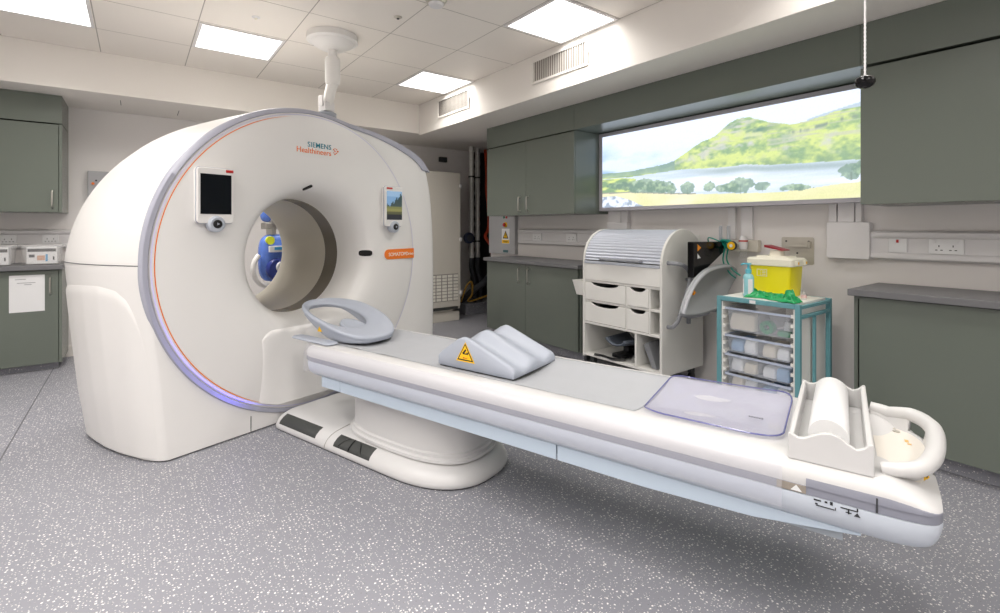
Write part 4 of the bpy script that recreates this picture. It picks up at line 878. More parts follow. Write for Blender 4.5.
def glow(a):
    s = math.exp(-((a - 232) / (26 if a < 232 else 8)) ** 2); w_ = 0.02 + 0.10 * math.exp(-((a - 190) / 50) ** 2)
    s2 = math.exp(-((a - 236.5) / 6) ** 2)
    return (0.13 * s + w_ * 0.55 + 0.1 * s2, 0.06 * s + w_ * 0.5 + 0.05 * s2, 1.6 * s + w_ * 1.3 + 2.6 * s2)
light_arc('light_ring', 0.930, 0.923, -0.0135, -60, 300, 180, glow, gantry)
light_arc('band_glow', 0.962, 0.942, -0.0142, 150, 262, 70, lambda a: tuple(c * 0.10 for c in (lambda s: (0.30 * s, 0.22 * s, 3.2 * s))(math.exp(-((a - 231) / (24 if a < 231 else 7)) ** 2) + 1.3 * math.exp(-((a - 236) / 6) ** 2))), gantry)
bpy.data.objects['band_glow'].data.materials[0] = lm.copy(); bg = bpy.data.objects['band_glow'].data.materials[0]; bg.name = 'band_glow_light'; bg.node_tree.nodes['Principled BSDF'].inputs['Base Color'].default_value = rgb(174, 175, 188); bg.node_tree.nodes['Principled BSDF'].inputs['Roughness'].default_value = 0.4
MB().grid(lambda u, v: (BC[0] + (0.915 - 0.005 * v * min(1, 8 * u, 8 * (1 - u)) ) * math.cos(R(100 + 152 * u)), -0.0172, BC[1] + vz(math.sin(R(100 + 152 * u))) * (0.915 - 0.005 * v * min(1, 8 * u, 8 * (1 - u))) * math.sin(R(100 + 152 * u))), 120, 1).build('orange_line', ORANGE, gantry)
# chin panel below the bore
def chin(u, v):
    s = 0.485 + 0.75 * u; zt = 0.585; r = 0.09
    dx = min(s - 0.485, 1.235 - s)
    if dx < r: zt -= r - math.sqrt(max(0, r * r - (r - dx) ** 2))
    zb = max(0.12, BC[1] - math.sqrt(max(0.01, 0.935 ** 2 - (s - BC[0]) ** 2)))
    z = zb + (zt - zb) * v
    ed = min(1, u * 14, (1 - u) * 14, (1 - v) * 14) ; ed = math.sqrt(max(0, 1 - (1 - ed) ** 2))
    return (s, -0.014 - ed * (0.012 + 0.026 * math.sin(PI * u) * (1 - v) ** 0.7) + (0.0 if v > 0.02 else 0.03), z)
MB().grid(chin, 56, 40).build('chin_panel', GWHITE, gantry, angle=60)
MB().box(0.441, 0.443, -0.004, 0.002, 0.01, 0.10).build('foot_joint', GUNGREY, gantry)
# control displays
def display(cx, cz, w_, h_, reflects):
    d = MB().prism([(cx + x, cz + z) for x, z in rrect(-w_ / 2, w_ / 2, -h_ / 2, h_ / 2, 0.018, 4)], 'y', -0.062, -0.012).build('display', GWHITE, gantry, bevel=0.005)
    MB().prism([(cx + x, cz + z) for x, z in rrect(-w_ / 2 - 0.003, w_ / 2 + 0.003, -h_ / 2 - 0.003, h_ / 2 + 0.003, 0.02, 4)], 'y', -0.047, -0.043).build('edge_trim', GGREY, d)
    a, b, e, f = -w_ * 0.425, w_ * 0.415, -h_ * 0.335, h_ * 0.385
    if reflects:
        H, W = 41, 25; im = np.zeros((H, W, 3)); v = (np.arange(H) / (H - 1))[:, None] * np.ones((1, W)); u = (np.arange(W) / (W - 1))[None, :] * np.ones((H, 1))  # landscape reflected in the glass, painted as a glowing image
        im[:] = (0.20, 0.36, 0.58); im[v > 0.8] = (0.30, 0.46, 0.66)
        tr = (v < 0.50 + 0.42 * np.clip(u * 1.25 - 0.25, 0, 1) + 0.05 * np.sin(u * 23) + 0.03 * np.sin(u * 51)) ; im[tr] = (0.03, 0.055, 0.06)
        im[v < 0.46] = (0.17, 0.18, 0.055); im[v < 0.38] = (0.24, 0.23, 0.07); im[v < 0.28] = (0.09, 0.09, 0.04); im[v < 0.20] = (0.02, 0.022, 0.03)
        o = picture_mesh('screen', W - 1, H - 1, lambda p, q: (cx + a + p * (b - a), -0.0635, cz + e + q * (f - e)), im, vcol_mat('screen_reflection', 0.8, 0.1), d)
    else:
        bx(cx + a, cx + b, -0.0638, -0.0622, cz + e, cz + f).build('screen', SCREENB, d)
    if not reflects: bx(cx + w_ * 0.26, cx + w_ * 0.47, -0.0655, -0.0622, cz + h_ * 0.43, cz + h_ * 0.482).build('red_marker', REDM, d, bevel=0.002)
    else: bx(cx - w_ * 0.43, cx - w_ * 0.12, -0.0655, -0.0622, cz + h_ * 0.43, cz + h_ * 0.475).build('red_marker', REDM, d, bevel=0.002)
    k = MB().lathe([(0.043, -0.03), (0.045, -0.058), (0.043, -0.070), (0.034, -0.078), (0.026, -0.076)], (cx, 0, cz - h_ / 2 - 0.004), 'y', 28).build('control_knob', mat('knob_grey', (190, 196, 206), 0.3), d)
    MB().lathe([(0.024, -0.070), (0.023, -0.081), (0.018, -0.085)], (cx, 0, cz - h_ / 2 - 0.004), 'y', 22).build('knob_cap', BLACK, k)
    MB().prism([(cx - 0.006, cz - h_ / 2 + 0.004), (cx - 0.006, cz - h_ / 2 - 0.011), (cx + 0.008, cz - h_ / 2 - 0.004)], 'y', -0.0862, -0.0852).build('knob_arrow', GGREY, k)
    return d
plabel(display(0.222, 1.380, 0.19, 0.30, False), 'portrait control display with black screen, left of the bore')
plabel(display(1.505, 1.365, 0.182, 0.30, True), 'portrait control display with a painted landscape reflection, right of the bore')
# lettering
tx = text_mesh('brand_lettering', 'SIEMENS', 0.046, TEALTXT, gantry, FRONT(0.975, -0.0235, 1.729), 0.001, 'RIGHT', 1.05, 0.0002)
text_mesh('brand_lettering', 'Healthineers', 0.050, ORTXT, gantry, FRONT(0.975, -0.0235, 1.688), 0.001, 'RIGHT', 1.0, 0.0002)
dm = MB()
for k, (x, z, r) in enumerate(((0.993, 1.735, .004), (1.004, 1.742, .003), (1.016, 1.737, .004), (1.026, 1.724, .006), (1.016, 1.712, .004), (1.004, 1.704, .005), (0.993, 1.712, .003), (1.004, 1.722, .004), (0.998, 1.728, .003))):
    dm.lathe([(r, -0.0255), (r, -0.022)], (x, 0, z), 'y', 10)
dm.build('brand_dots', ORTXT, gantry)
lp = arc(1.480, 1.002, 0.038, 90, 270, 10) + [(1.742, 0.964), (1.742, 1.040)]
lb = MB().prism(lp, 'y', -0.029, -0.008).build('name_label', ORANGE, gantry, bevel=0.001)
text_mesh('label_lettering', 'SOMATOM', 0.038, WHTXT, lb, FRONT(1.476, -0.0298, 0.988), 0.0008, 'LEFT', 0.96, 0.0)
text_mesh('label_lettering', 'Drive', 0.038, WHTXT, lb, FRONT(1.652, -0.0298, 0.988), 0.0008, 'LEFT', 0.96, 0.0)
# laser slot above the bore, sensor windows at its sides
def ov(w_, h_, n=20): return [(w_ * math.copysign(abs(math.cos(a)) ** 0.6, math.cos(a)), h_ * math.copysign(abs(math.sin(a)) ** 0.6, math.sin(a))) for a in np.linspace(0, 2 * PI, n, endpoint=False)]
def funnel_part(name, m, s, z, w_, h_, back=0.012, front=0.003, spin=0.0):
    r = math.hypot(s - BC[0], z - BC[1]); t = interp(-r, [-p[0] for p in fp], [p[1] for p in fp])
    t2 = interp(-(r - 0.01), [-p[0] for p in fp], [p[1] for p in fp]); nrm = math.atan2(t2 - t, 0.01)
    o = MB().prism(ov(w_, h_), 'y', -front, back).build(name, m, gantry)
    ra = math.atan2(z - BC[1], s - BC[0])
    o.matrix_local = Matrix.Translation((s, t, z)) @ Matrix.Rotation(-ra, 4, 'Y') @ Matrix.Rotation(-nrm, 4, 'Z') @ Matrix.Rotation(ra + R(spin), 4, 'Y')
    return o
funnel_part('sensor_surround', GWHITE, 1.305, 1.018, 0.058, 0.030)
o = funnel_part('sensor_window', GLOSSBLK, 1.305, 1.018, 0.050, 0.022, 0.002, 0.0045)
o = funnel_part('laser_slot', GLOSSBLK, 0.822, 1.468, 0.034, 0.010, 0.02, 0.006, -36)
MB().lathe([(0.018, -0.012), (0.018, 0.012)], (0.372, 0.06, 1.02), 'y', 16).build('sensor_knob', GWHITE, gantry)

# ------------------------------------------------------------------ ceiling mounted injector behind the scanner
ij_ = thing('contrast_injector', 'white ceiling arm carrying a blue covered injector seen through the bore', 'injector', tuple(Vector(gw(1.2549, 0.3504, ZC))), GR)
MB().lathe([(0.185, -0.001), (0.188, -0.045), (0.178, -0.052), (0.160, -0.055), (0.15, -0.07), (0.10, -0.10), (0.05, -0.108), (0.03, -0.112)], n=48).build('ceiling_canopy', GWHITE, ij_, angle=30)
MB().lathe([(0.034, -0.105), (0.034, -0.18)], n=20).build('neck', GWHITE, ij_)
MB().lathe([(0.034, -0.160), (0.050, -0.170), (0.056, -0.19), (0.056, -0.35), (0.048, -0.375), (0.025, -0.385)], n=28).build('column', GWHITE, ij_, angle=30)
ap = smooth_path([(0.01, 0.0, -0.34), (-0.012, 0.01, -0.42), (-0.038, 0.02, -0.565)], 5)
MB().tube(ap, [0.044 - 0.006 * k / (len(ap) - 1) for k in range(len(ap))], 14).build('upper_arm', GWHITE, ij_)
MB().box(-0.080, 0.006, -0.02, 0.065, -0.585, -0.515).box(-0.094, -0.080, -0.005, 0.05, -0.555, -0.47).build('arm_joint', TRUNK, ij_, bevel=0.008)
MB().lathe([(0.05, -0.635), (0.068, -0.625), (0.068, -0.598), (0.05, -0.587)], (-0.03, 0.025, 0), 'z', 24).build('swivel', mat('swivel_grey', (150, 156, 166), 0.4), ij_)
sp_ = smooth_path([(-0.03, 0.025, -0.612), (-0.03, 0.35, -0.612), (0.02, 0.80, -0.68), (0.09, 1.00, -0.80), (0.11, 1.05, -1.0), (0.12, 1.06, -1.28)], 5)
MB().tube(sp_, 0.03, 12).build('spring_arm', GWHITE, ij_)
hz = ZC; IX = 0.125; IY = 1.06
def blob(cx, cy, cz, rx, ry, rz, n=18, sq=0.75):
    mb = MB(); rr = []
    for k in range(n + 1):
        ph = -PI / 2 + PI * k / n; cr = abs(math.cos(ph)) ** sq; sz = math.copysign(abs(math.sin(ph)) ** sq, math.sin(ph))
        rr.append([(cx + rx * max(cr, 0.01) * math.copysign(abs(math.cos(a)) ** sq, math.cos(a)), cy + ry * max(cr, 0.01) * math.copysign(abs(math.sin(a)) ** sq, math.sin(a)), cz + rz * sz) for a in np.linspace(0, 2 * PI, 22, endpoint=False)])
    return mb.loft(rr)
blob(IX - 0.05, IY, 1.33 - hz, 0.055, 0.05, 0.075).build('blue_joint', BLUECOV, ij_)
MB().box(IX - 0.09, IX + 0.03, IY - 0.05, IY + 0.04, 1.19 - hz, 1.25 - hz).box(IX - 0.04, IX + 0.01, IY - 0.05, IY + 0.04, 1.14 - hz, 1.28 - hz).build('bracket', CHROME, ij_, bevel=0.008)
blob(IX + 0.02, IY, 0.93 - hz, 0.14, 0.07, 0.215, 24, 0.6).build('head_cover', BLUECOV, ij_)
MB().lathe([(0.085, -0.035), (0.10, -0.02), (0.10, 0.0)], (IX + 0.0, IY - 0.065, 0.83 - hz), 'y', 24).build('syringe_mount', mat('deep_blue', (52, 66, 140), 0.2), ij_)
MB().lathe([(0.04, -0.05), (0.045, -0.04), (0.045, -0.03)], (IX + 0.02, IY - 0.065, 0.85 - hz), 'y', 20).build('pressure_jacket', PAPER, ij_)
bx(IX - 0.08, IX + 0.10, IY - 0.105, IY - 0.075, 0.985 - hz, 1.04 - hz).build('control_panel', PAPER, ij_, bevel=0.003)
bx(IX - 0.04, IX + 0.09, IY - 0.107, IY - 0.1055, 1.005 - hz, 1.03 - hz).build('panel_display', BLUETAG, ij_)
MB().lathe([(0.038, -0.006), (0.038, 0.02)], (IX - 0.055, IY - 0.065, 1.09 - hz), 'y', 16).build('yellow_sticker', mat('lime', (214, 224, 50), 0.5), ij_)
hp = [(IX - 0.02 + 0.18 * math.cos(a), IY - 0.04, 0.84 - hz + 0.17 * math.sin(a)) for a in np.linspace(R(135), R(340), 24)]
MB().tube(hp, 0.022, 10).build('guard_loop', GWHITE, ij_)
MB().tube([(IX - 0.02, IY, 1.30 - hz), (IX - 0.01, IY, 1.1 - hz)], 0.03, 10).build('mast', CHROME, ij_)

# ------------------------------------------------------------------ patient table
table = thing('patient_table', 'long white patient table on a round pedestal in front of the scanner', 'table', GO, GR)
CS = 0.86
def base_outline(ins, n=22):
    s0, s1 = 0.555 + ins, 1.165 - ins; tf = -0.03 - ins * 0.3; tb = -1.465 + ins; a = (s1 - s0) / 2; c = (s0 + s1) / 2
    pts = []
    L_ = 0.42
    for k in range(n + 1):
        an = PI * k / n; pts.append((c + a * math.copysign(abs(math.cos(an)) ** 0.8, math.cos(an)), tb + L_ - L_ * abs(math.sin(an)) ** 0.8))
    r = 0.06
    pts += [(s0, -0.8), (s0, -0.5), (s0, -0.2)] + [(s0 + r - r * math.cos(x), tf - r + r * math.sin(x)) for x in np.linspace(0, PI / 2, 6)] + [(c, tf)] + [(s1 - r + r * math.sin(x), tf - r + r * math.cos(x)) for x in np.linspace(0, PI / 2, 6)] + [(s1, -0.2), (s1, -0.5), (s1, -0.8)]
    return pts
PR = [(0.004, 0.006), (0.0, 0.012), (0.0, 0.03), (0.012, 0.055), (0.035, 0.074), (0.065, 0.086), (0.105, 0.092), (0.15, 0.094)]
MB().loft([[(s, t, z) for s, t in base_outline(i)] for i, z in PR]).build('base', TWHITE, table, angle=60)
MB().loft([[(s, t, z) for s, t in base_outline(0.008)] for z in (0.0005, 0.0062)]).build('base_plinth', BLACK, table)
def near_prof(d):  # point on the near flank profile at arc fraction d (0 foot .. 1 top)
    xs = [0, .2, .45, .7, .9, 1]; return (0.555 + interp(d, xs, [0, 0, .012, .035, .065, .105]), interp(d, xs, [.012, .03, .055, .074, .086, .092]))
def pedal(t0, t1, name):
    def f(u, v):
        a = near_prof(0.30 + 0.56 * v); e = 0.004 * min(1, 20 * u, 20 * (1 - u), 12 * v, 12 * (1 - v)) + 0.0006
        sk = 0.05 * (v - 0.0) * 0
        return (a[0] - e * 0.7, t0 + (t1 - t0) * u, a[1] + e * 0.7)
    return MB().grid(f, 24, 12).build(name, DKGREY, table, angle=60)
pedal(-0.10, -0.455, 'foot_pedal')
pd = pedal(-0.615, -0.905, 'foot_pedal')
def sl(t): return [((lambda a: (a[0] - 0.005, t, a[1] + 0.005))(near_prof(0.32 + 0.52 * k / 8))) for k in range(9)]
MB().tube(sl(-0.745), 0.004, 6).build('pedal_groove', BLACK, pd)
for t0, dt in ((-0.66, -0.05), (-0.84, 0.05)):
    MB().tube([((lambda a: (a[0] - 0.005, t0 + dt * (k / 8) * 1.0, a[1] + 0.005))(near_prof(0.36 + 0.44 * math.sin(PI * k / 16)))) for k in range(9)], 0.0018, 6).build('pedal_mark', BLACK, pd)
sm = [(near_prof(k / 10)[0] - 0.0005, -0.545 - 0.02 * (k / 10), near_prof(k / 10)[1] + 0.0008) for k in range(11)] + [(0.72, -0.56, 0.0945), (0.80, -0.555, 0.0948)]
MB().tube(sm, 0.0016, 6).build('base_joint', mat('seam', (150, 146, 138), 0.6), table)
def sup(a, b, ct, z, n=56, p=0.72): return [(CS + a * math.copysign(abs(math.cos(x)) ** p, math.cos(x)), ct + b * math.copysign(abs(math.sin(x)) ** p, math.sin(x)), z) for x in np.linspace(0, 2 * PI, n, endpoint=False)]
MB().loft([sup(.245, .44, -0.965, .093), sup(.245, .44, -0.965, .108), sup(.232, .425, -0.965, .113), sup(.232, .425, -0.965, .128), sup(.222, .415, -0.965, .134), sup(.222, .415, -0.965, .345)]).build('pedestal', TWHITE, table, angle=30)
def nx(t): return min(1.0, max(0.0, (-2.93 - t) / 0.115))
def wq(t):
    if t < -2.93: x = nx(t); return 1 - 0.05 * x ** 2 - 0.10 * x ** 10
    if t > -0.46: x = min(1, (t + 0.46) / 0.10); return 1 - 0.10 * x * x
    return 1.0
def zq(t, z):
    if t < -2.93:
        x = nx(t)
        if z > 0.4945: return 0.4945 + (z - 0.4945) * (1 - 0.90 * x ** 1.5)
        if z < 0.472: return 0.472 - (0.472 - z) * (1 - 0.18 * x ** 2 - 0.55 * x ** 9)
        return z
    if t > -0.46: x = min(1, (t + 0.46) / 0.10); return 0.50 + (z - 0.50) * (1 - 0.35 * x ** 3)
    return z
TT = [-0.36, -0.37, -0.39, -0.42, -0.46, -0.8, -1.4, -2.0, -2.6, -2.757, -2.90, -2.93, -2.945, -2.96, -2.975, -2.99, -3.005, -3.018, -3.028, -3.035, -3.040, -3.0435, -3.045]
def table_loft(prof, ts, name, m, angle=40):
    full = prof + [(-q, z) for q, z in reversed(prof) if q != 0]
    return MB().loft([[(CS + q * wq(t), t - 0.012 * nx(t) * (1 - (q / 0.33) ** 2), zq(t, z)) for q, z in full] for t in ts]).build(name, m, table, angle=angle)
def dish(q):
    return interp(abs(q), [0, .08, .15, .20, .235, .265, .29, .308, .319, .325], [.528, .531, .539, .548, .554, .554, .550, .542, .530, .512])
topq = [0.325, 0.319, 0.308, 0.29, 0.265, 0.235, 0.20, 0.15, 0.08, 0]
table_loft([(0.26, 0.494), (0.322, 0.494)] + [(q, dish(q)) for q in topq], TT, 'tabletop', TWHITE)
table_loft([(0.30, 0.472), (0.3245, 0.4722), (0.3245, 0.4943), (0.30, 0.4945)], TT[2:], 'side_band', TBAND)
table_loft([(0.28, 0.4946), (0.3270, 0.4950), (0.3264, 0.512), (0.3215, 0.5195), (0.28, 0.515)], TT[9:], 'end_band', TBAND)
table_loft([(0.20, 0.394), (0.298, 0.395), (0.312, 0.408), (0.322, 0.43), (0.3265, 0.455), (0.325, 0.470), (0.318, 0.4722)], TT[3:], 'lower_shell', TSHELL)
bx(CS - 0.28, CS + 0.28, -2.84, -0.55, 0.352, 0.3945).build('undercarriage', mat('under_grey', (170, 178, 186), 0.5), table)
for side in (-1, 1):
    for t0, t1 in ((-0.672, -0.515), (-1.962, -0.676)):
        a, b = sorted((CS + side * 0.300, CS + side * 0.290)); bx(a, b, t0, t1, 0.339, 0.3945).build('skirt_panel', TSKIRT, table, bevel=0.002)
    a, b = sorted((CS + side * 0.300, CS + side * 0.290))
    MB().prism([(-1.968, 0.339), (-2.30, 0.339), (-2.62, 0.352), (-2.88, 0.388), (-2.88, 0.3945), (-1.968, 0.3945)], 'x', a, b).build('skirt_panel', TSKIRT, table, bevel=0.002)
MB().tube([(CS - 0.3265, -2.912, z) for z in (0.474, 0.494, 0.512)], 0.0022, 6).build('end_joint', GUNGREY, table)
wp = bx(CS - 0.3262, CS - 0.3246, -2.757, -2.686, 0.473, 0.4940).build('caution_plate', mat('taupe', (150, 141, 130), 0.5), table)
MB().prism([(-2.720, 0.4755), (-2.748, 0.4755), (-2.734, 0.4925)], 'x', CS - 0.3270, CS - 0.3263).build('plate_triangle', PAPER, wp)
pk = MB()
X0 = CS - 0.3278
def ink(t0, t1, z0, z1): pk.box(X0, X0 + 0.003, min(t0, t1) + 0.02, max(t0, t1) + 0.02, z0 + 0.002, z1 + 0.002)
ink(-2.795, -2.812, .462, .465); ink(-2.820, -2.826, .462, .466); ink(-2.832, -2.838, .460, .468); ink(-2.800, -2.842, .4485, .4505); ink(-2.798, -2.804, .452, .455); ink(-2.843, -2.845, .449, .456)
ink(-2.855, -2.892, .4600, .4622); ink(-2.890, -2.893, .4622, .4685); ink(-2.871, -2.874, .449, .460); ink(-2.866, -2.879, .4515, .4535)
pk.build('pictograms', INK, table)
MB().prism([(-2.864, 0.4495), (-2.878, 0.4495), (-2.871, 0.4595)], 'x', X0, X0 + 0.003).build('caution_triangle', GUNGREY, table)

# clear film over the near edge and sheet in the dish
def film_e(u, v):
    t = -0.345 - 2.355 * u
    w_ = 0.5 + 0.5 * math.sin(u * 40) ; pr = [(-0.295, .5515), (-0.312, .544), (-0.3255, .530), (-0.3300, .512), (-0.3325, .49), (-0.3335, .465), (-0.3325, .44), (-0.330, .42)]
    x = v * (len(pr) - 1); i = min(len(pr) - 2, int(x)); f = x - i
    q = pr[i][0] + (pr[i + 1][0] - pr[i][0]) * f; z = pr[i][1] + (pr[i + 1][1] - pr[i][1]) * f
    e = max(0, 1 - u / 0.05); z -= v * e * e * (0.030 + 0.008 * math.sin(u * 160)); q = q * (1 - 0.10 * e * e) - 0.004 * v * w_ * 0.3
    return (q, t, z)
o = MB().grid(film_e, 120, 22).build('plastic_cover', FILM, None, loc=gw(CS, 0, 0), rotz=GR, angle=60); tag(o, 'clear plastic cover hanging over the near edge of the table', 'cover')
def sheet(u, v):
    t = -0.43 - 1.80 * u; q = -0.205 + 0.455 * v
    q2 = q
    r_ = math.sin(t * 23 + q * 9) * math.exp(-((t + 0.75) / 0.3) ** 2) * 0.0035 + 0.0008 * math.sin(t * 60 + 5 * q)
    return (q2, t, dish(q) + 0.0022 + max(-0.0008, r_))
o = MB().grid(sheet, 130, 26).build('paper_sheet', SHEET, None, loc=gw(CS, 0, 0), rotz=GR, solid=0.0006, angle=60); tag(o, 'pale grey paper sheet laid in the dip of the table top', 'sheet')
# tinted clear tray
def tray_ring(k):
    return [(x, y, dish(x) + 0.0085 + 0.004 * max(0, abs((x - 0.055) / 0.25)) ** 4 + 0.0025 * math.sin((x + 0.15 * (y + 2.46)) * 34) + 0.003 * math.sin(y * 11)) for x, y in [(0.055 + (px - 0.055) * k, -2.462 + (py + 2.462) * k) for px, py in rrect(-0.195, 0.300, -2.685, -2.235, 0.095, 8)]]
t = thing('clear_tray', 'tinted clear plastic arm sheet lying on the table by the paper roll', 'tray', gw(CS, 0, 0), GR)
MB().loft([tray_ring(k) for k in np.linspace(0.02, 1, 18)], True, True, False).build('sheet', PLEXI, t, solid=0.004, angle=60)
ee = tray_ring(1.0); MB().tube(ee + [ee[0]], 0.0028, 6).build('edge', mat('plexi_edge', (110, 112, 168), 0.15, alpha=0.75), t)
q = MB()
for k in range(6): q.box(-0.02 + 0.0, -0.006, -2.575 - k * 0.008, -2.571 - k * 0.008, dish(0.0) + 0.0185, dish(0.0) + 0.0192)
q.build('print', GUNGREY, t)

# knee wedge
t = thing('knee_support', 'grey knee wedge with two leg grooves and yellow triangle on the table', 'cushion', gw(0, 0, 0), GR)
ZB = 0.5475
kt = [-1.245, -1.262, -1.30, -1.36, -1.395, -1.42, -1.50, -1.58, -1.64, -1.668, -1.68]; kz = [0.602, 0.618, 0.645, 0.686, 0.700, 0.695, 0.664, 0.632, 0.609, 0.598, 0.585]
def knee(u, v):
    t_ = kt[0] + (kt[-1] - kt[0]) * v; s = 0.70 + 0.37 * u; z = interp(-t_, [-a for a in kt], kz)
    gk = 0.5 - 0.5 * math.cos(4 * PI * u); dp = 0.030 * gk * interp(-t_, [1.25, 1.33, 1.64, 1.68], [0.4, 1, 0.85, 0.7])
    e = min(1, u * 16, (1 - u) * 16); rd = 0.012 * (1 - math.sqrt(max(0, 1 - (1 - e) ** 2)))
    return (s, t_, z - dp - rd)
nu, nv = 48, 44
m = MB(); m.grid(knee, nu, nv)
edge = [(0, j) for j in range(nv + 1)] + [(i, nv) for i in range(1, nu + 1)] + [(nu, j) for j in range(nv - 1, -1, -1)] + [(i, 0) for i in range(nu - 1, 0, -1)]
top = [knee(i / nu, j / nv) for i, j in edge]
cx_, cy_ = 0.885, -1.4625
lo = [(cx_ + (x - cx_) * 1.0, cy_ + (y - cy_) * 1.0, ZB + 0.006) for x, y, z in top]; lo2 = [(cx_ + (x - cx_) * 0.97, cy_ + (y - cy_) * 0.97, ZB) for x, y, z in top]
m.loft([top, lo, lo2], True, False, True)
m.build('foam', CUSH, t, angle=50)
MB().loft([[(x, y, ZB - 0.003) for x, y, z in lo2], [(x, y, ZB) for x, y, z in lo2]]).build('base_pad', DKGREY, t)
def tri(s, c, h, w_, x0, x1, m_, name, parent):
    return MB().prism([(c[0] - w_ / 2, c[1] - h * 0.4), (c[0] + w_ / 2, c[1] - h * 0.4), (c[0], c[1] + h * 0.6)], 'x', x0, x1).build(name, m_, parent)
tc_ = (-1.412, 0.622)
w1 = tri(0, tc_, 0.092, 0.110, 0.6985, 0.6998, WARN, 'warning_triangle', t)
w2 = tri(0, (tc_[0], tc_[1] + 0.001), 0.080, 0.094, 0.6978, 0.6984, INK, 'triangle_border', w1)
tri(0, (tc_[0], tc_[1] + 0.001), 0.066, 0.077, 0.6972, 0.6977, WARN, 'triangle_field', w1)
MB().box(0.6966, 0.6971, -1.430, -1.398, 0.620, 0.625).prism([(-1.395, 0.625), (-1.414, 0.645), (-1.42, 0.64), (-1.408, 0.625)], 'x', 0.6966, 0.6971).prism([(-1.415, 0.628), (-1.432, 0.632), (-1.432, 0.625)], 'x', 0.6966, 0.6971).build('triangle_figure', INK, w1)
MB().box(0.6966, 0.6971, -1.425, -1.402, 0.602, 0.6045).prism([(-1.398, 0.6032), (-1.407, 0.608), (-1.407, 0.5985)], 'x', 0.6966, 0.6971).build('triangle_arrow', REDM, w1)

# head rest
t = thing('head_rest', 'grey open head rest at the scanner end of the table', 'head rest', gw(CS, 0, 0), GR)
def sgp(x, e): return math.copysign(abs(x) ** e, x)
def hr_z(q, t_):   # tilted, slightly dished rim surface
    f = min(1, max(0, (-0.02 - t_) / 0.66))
    return 0.745 - 0.160 * f ** 0.95 + 0.036 * max(0, q / 0.2) * math.sin(PI * f)
def hr_ring(u):
    a = 2 * PI * u; c, s_ = math.cos(a), math.sin(a)
    po = (0.20 * sgp(c, 0.72), -0.345 + 0.320 * sgp(s_, 0.76)); pi_ = (0.125 * sgp(c, 0.85) - 0.022, -0.275 + 0.205 * sgp(s_, 0.85)); pb = (0.17 * sgp(c, 0.8), -0.445 + 0.215 * sgp(s_, 0.8))
    zo = hr_z(*po); zi = hr_z(*pi_)
    mid = ((po[0] + pi_[0]) / 2, (po[1] + pi_[1]) / 2); zm = hr_z(*mid) - 0.006
    out = lambda d: (po[0] + d * c, po[1] + d * s_)
    inn = lambda d: (pi_[0] + d * c, pi_[1] + d * s_)
    b2 = (pb[0] * 0.8 + po[0] * 0.2, pb[1] * 0.8 + po[1] * 0.2)
    low = 0.5475; w_ = min(1.0, max(0.0, (s_ - 0.05) / 0.55)); w_ = w_ * w_ * (3 - 2 * w_)
    und = (mid[0] + (po[0] - mid[0]) * 0.5, mid[1] + (po[1] - mid[1]) * 0.5); und2 = (mid[0] + (pi_[0] - mid[0]) * 0.5, mid[1] + (pi_[1] - mid[1]) * 0.5)
    L3 = lambda a, b: tuple(x + (y - x) * w_ for x, y in zip(a, b))
    return [L3((pb[0], pb[1], low), (*und, zm - 0.044)), L3((b2[0], b2[1], low + 0.022), (*out(-0.022), zo - 0.040)), (*out(-0.012), zo - 0.032), (*out(0.0), zo - 0.016), (*out(-0.006), zo - 0.003), (*out(-0.02), zo), (mid[0], mid[1], zm), (*inn(0.016), zi - 0.010), (*inn(0.004), zi - 0.018), (*inn(0.002), zi - 0.030), (*inn(0.018), max(low + 0.012, zi - 0.042)), L3((pb[0] * 0.80, -0.445 + (pb[1] + 0.445) * 0.80, low + 0.004), (*und2, zm - 0.046))]
rr_ = [hr_ring(k / 72) for k in range(72)]
MB().loft(rr_, True, False, False, True).build('shell', CUSH, t, sub=1, angle=70)
def padf(u, v):
    an = 2 * PI * u; r = v
    return (0.066 * r * math.cos(an) - 0.005, -0.415 + 0.095 * r * math.sin(an), 0.620 + 0.022 * r * math.sin(an) - 0.012 * (1 - r * r))
MB().grid(padf, 36, 8).build('pad', CUSH, t, solid=0.018, angle=60)
MB().loft([[(x, y, 0.5470) for x, y in rrect(-0.12, 0.12, -0.64, -0.40, 0.06, 5)], [(x, y, 0.5600) for x, y in rrect(-0.12, 0.12, -0.64, -0.40, 0.06, 5)]]).build('base_plate', mat('dark_pad', (96, 100, 110), 0.5), t)
tg = MB().loft([[(x, y, 0.5565) for x, y in rrect(-0.275, -0.205, -0.54, -0.18, 0.025, 4)], [(x, y, 0.562) for x, y in rrect(-0.28, -0.20, -0.545, -0.175, 0.03, 4)], [(x, y, 0.568) for x, y in rrect(-0.272, -0.208, -0.54, -0.185, 0.025, 4)]]).build('mounting_tongue', CUSH, t)
best = min((hr_ring(k / 200) for k in range(70, 131)), key=lambda r_: abs((r_[1][1] + r_[2][1]) / 2 + 0.33))
sx_, sy_, sz_ = [(best[1][k] + best[2][k]) / 2 for k in range(3)]
w1 = MB().prism([(sy_ + 0.016, sz_ - 0.014), (sy_ - 0.016, sz_ - 0.014), (sy_, sz_ + 0.016)], 'x', sx_ - 0.006, sx_ + 0.014).build('warning_triangle', WARN, t)
MB().prism([(sy_ + 0.002, sz_ - 0.009), (sy_ - 0.002, sz_ - 0.009), (sy_ - 0.001, sz_ + 0.008), (sy_ + 0.001, sz_ + 0.008)], 'x', sx_ - 0.0066, sx_ - 0.0061).build('triangle_mark', INK, w1)

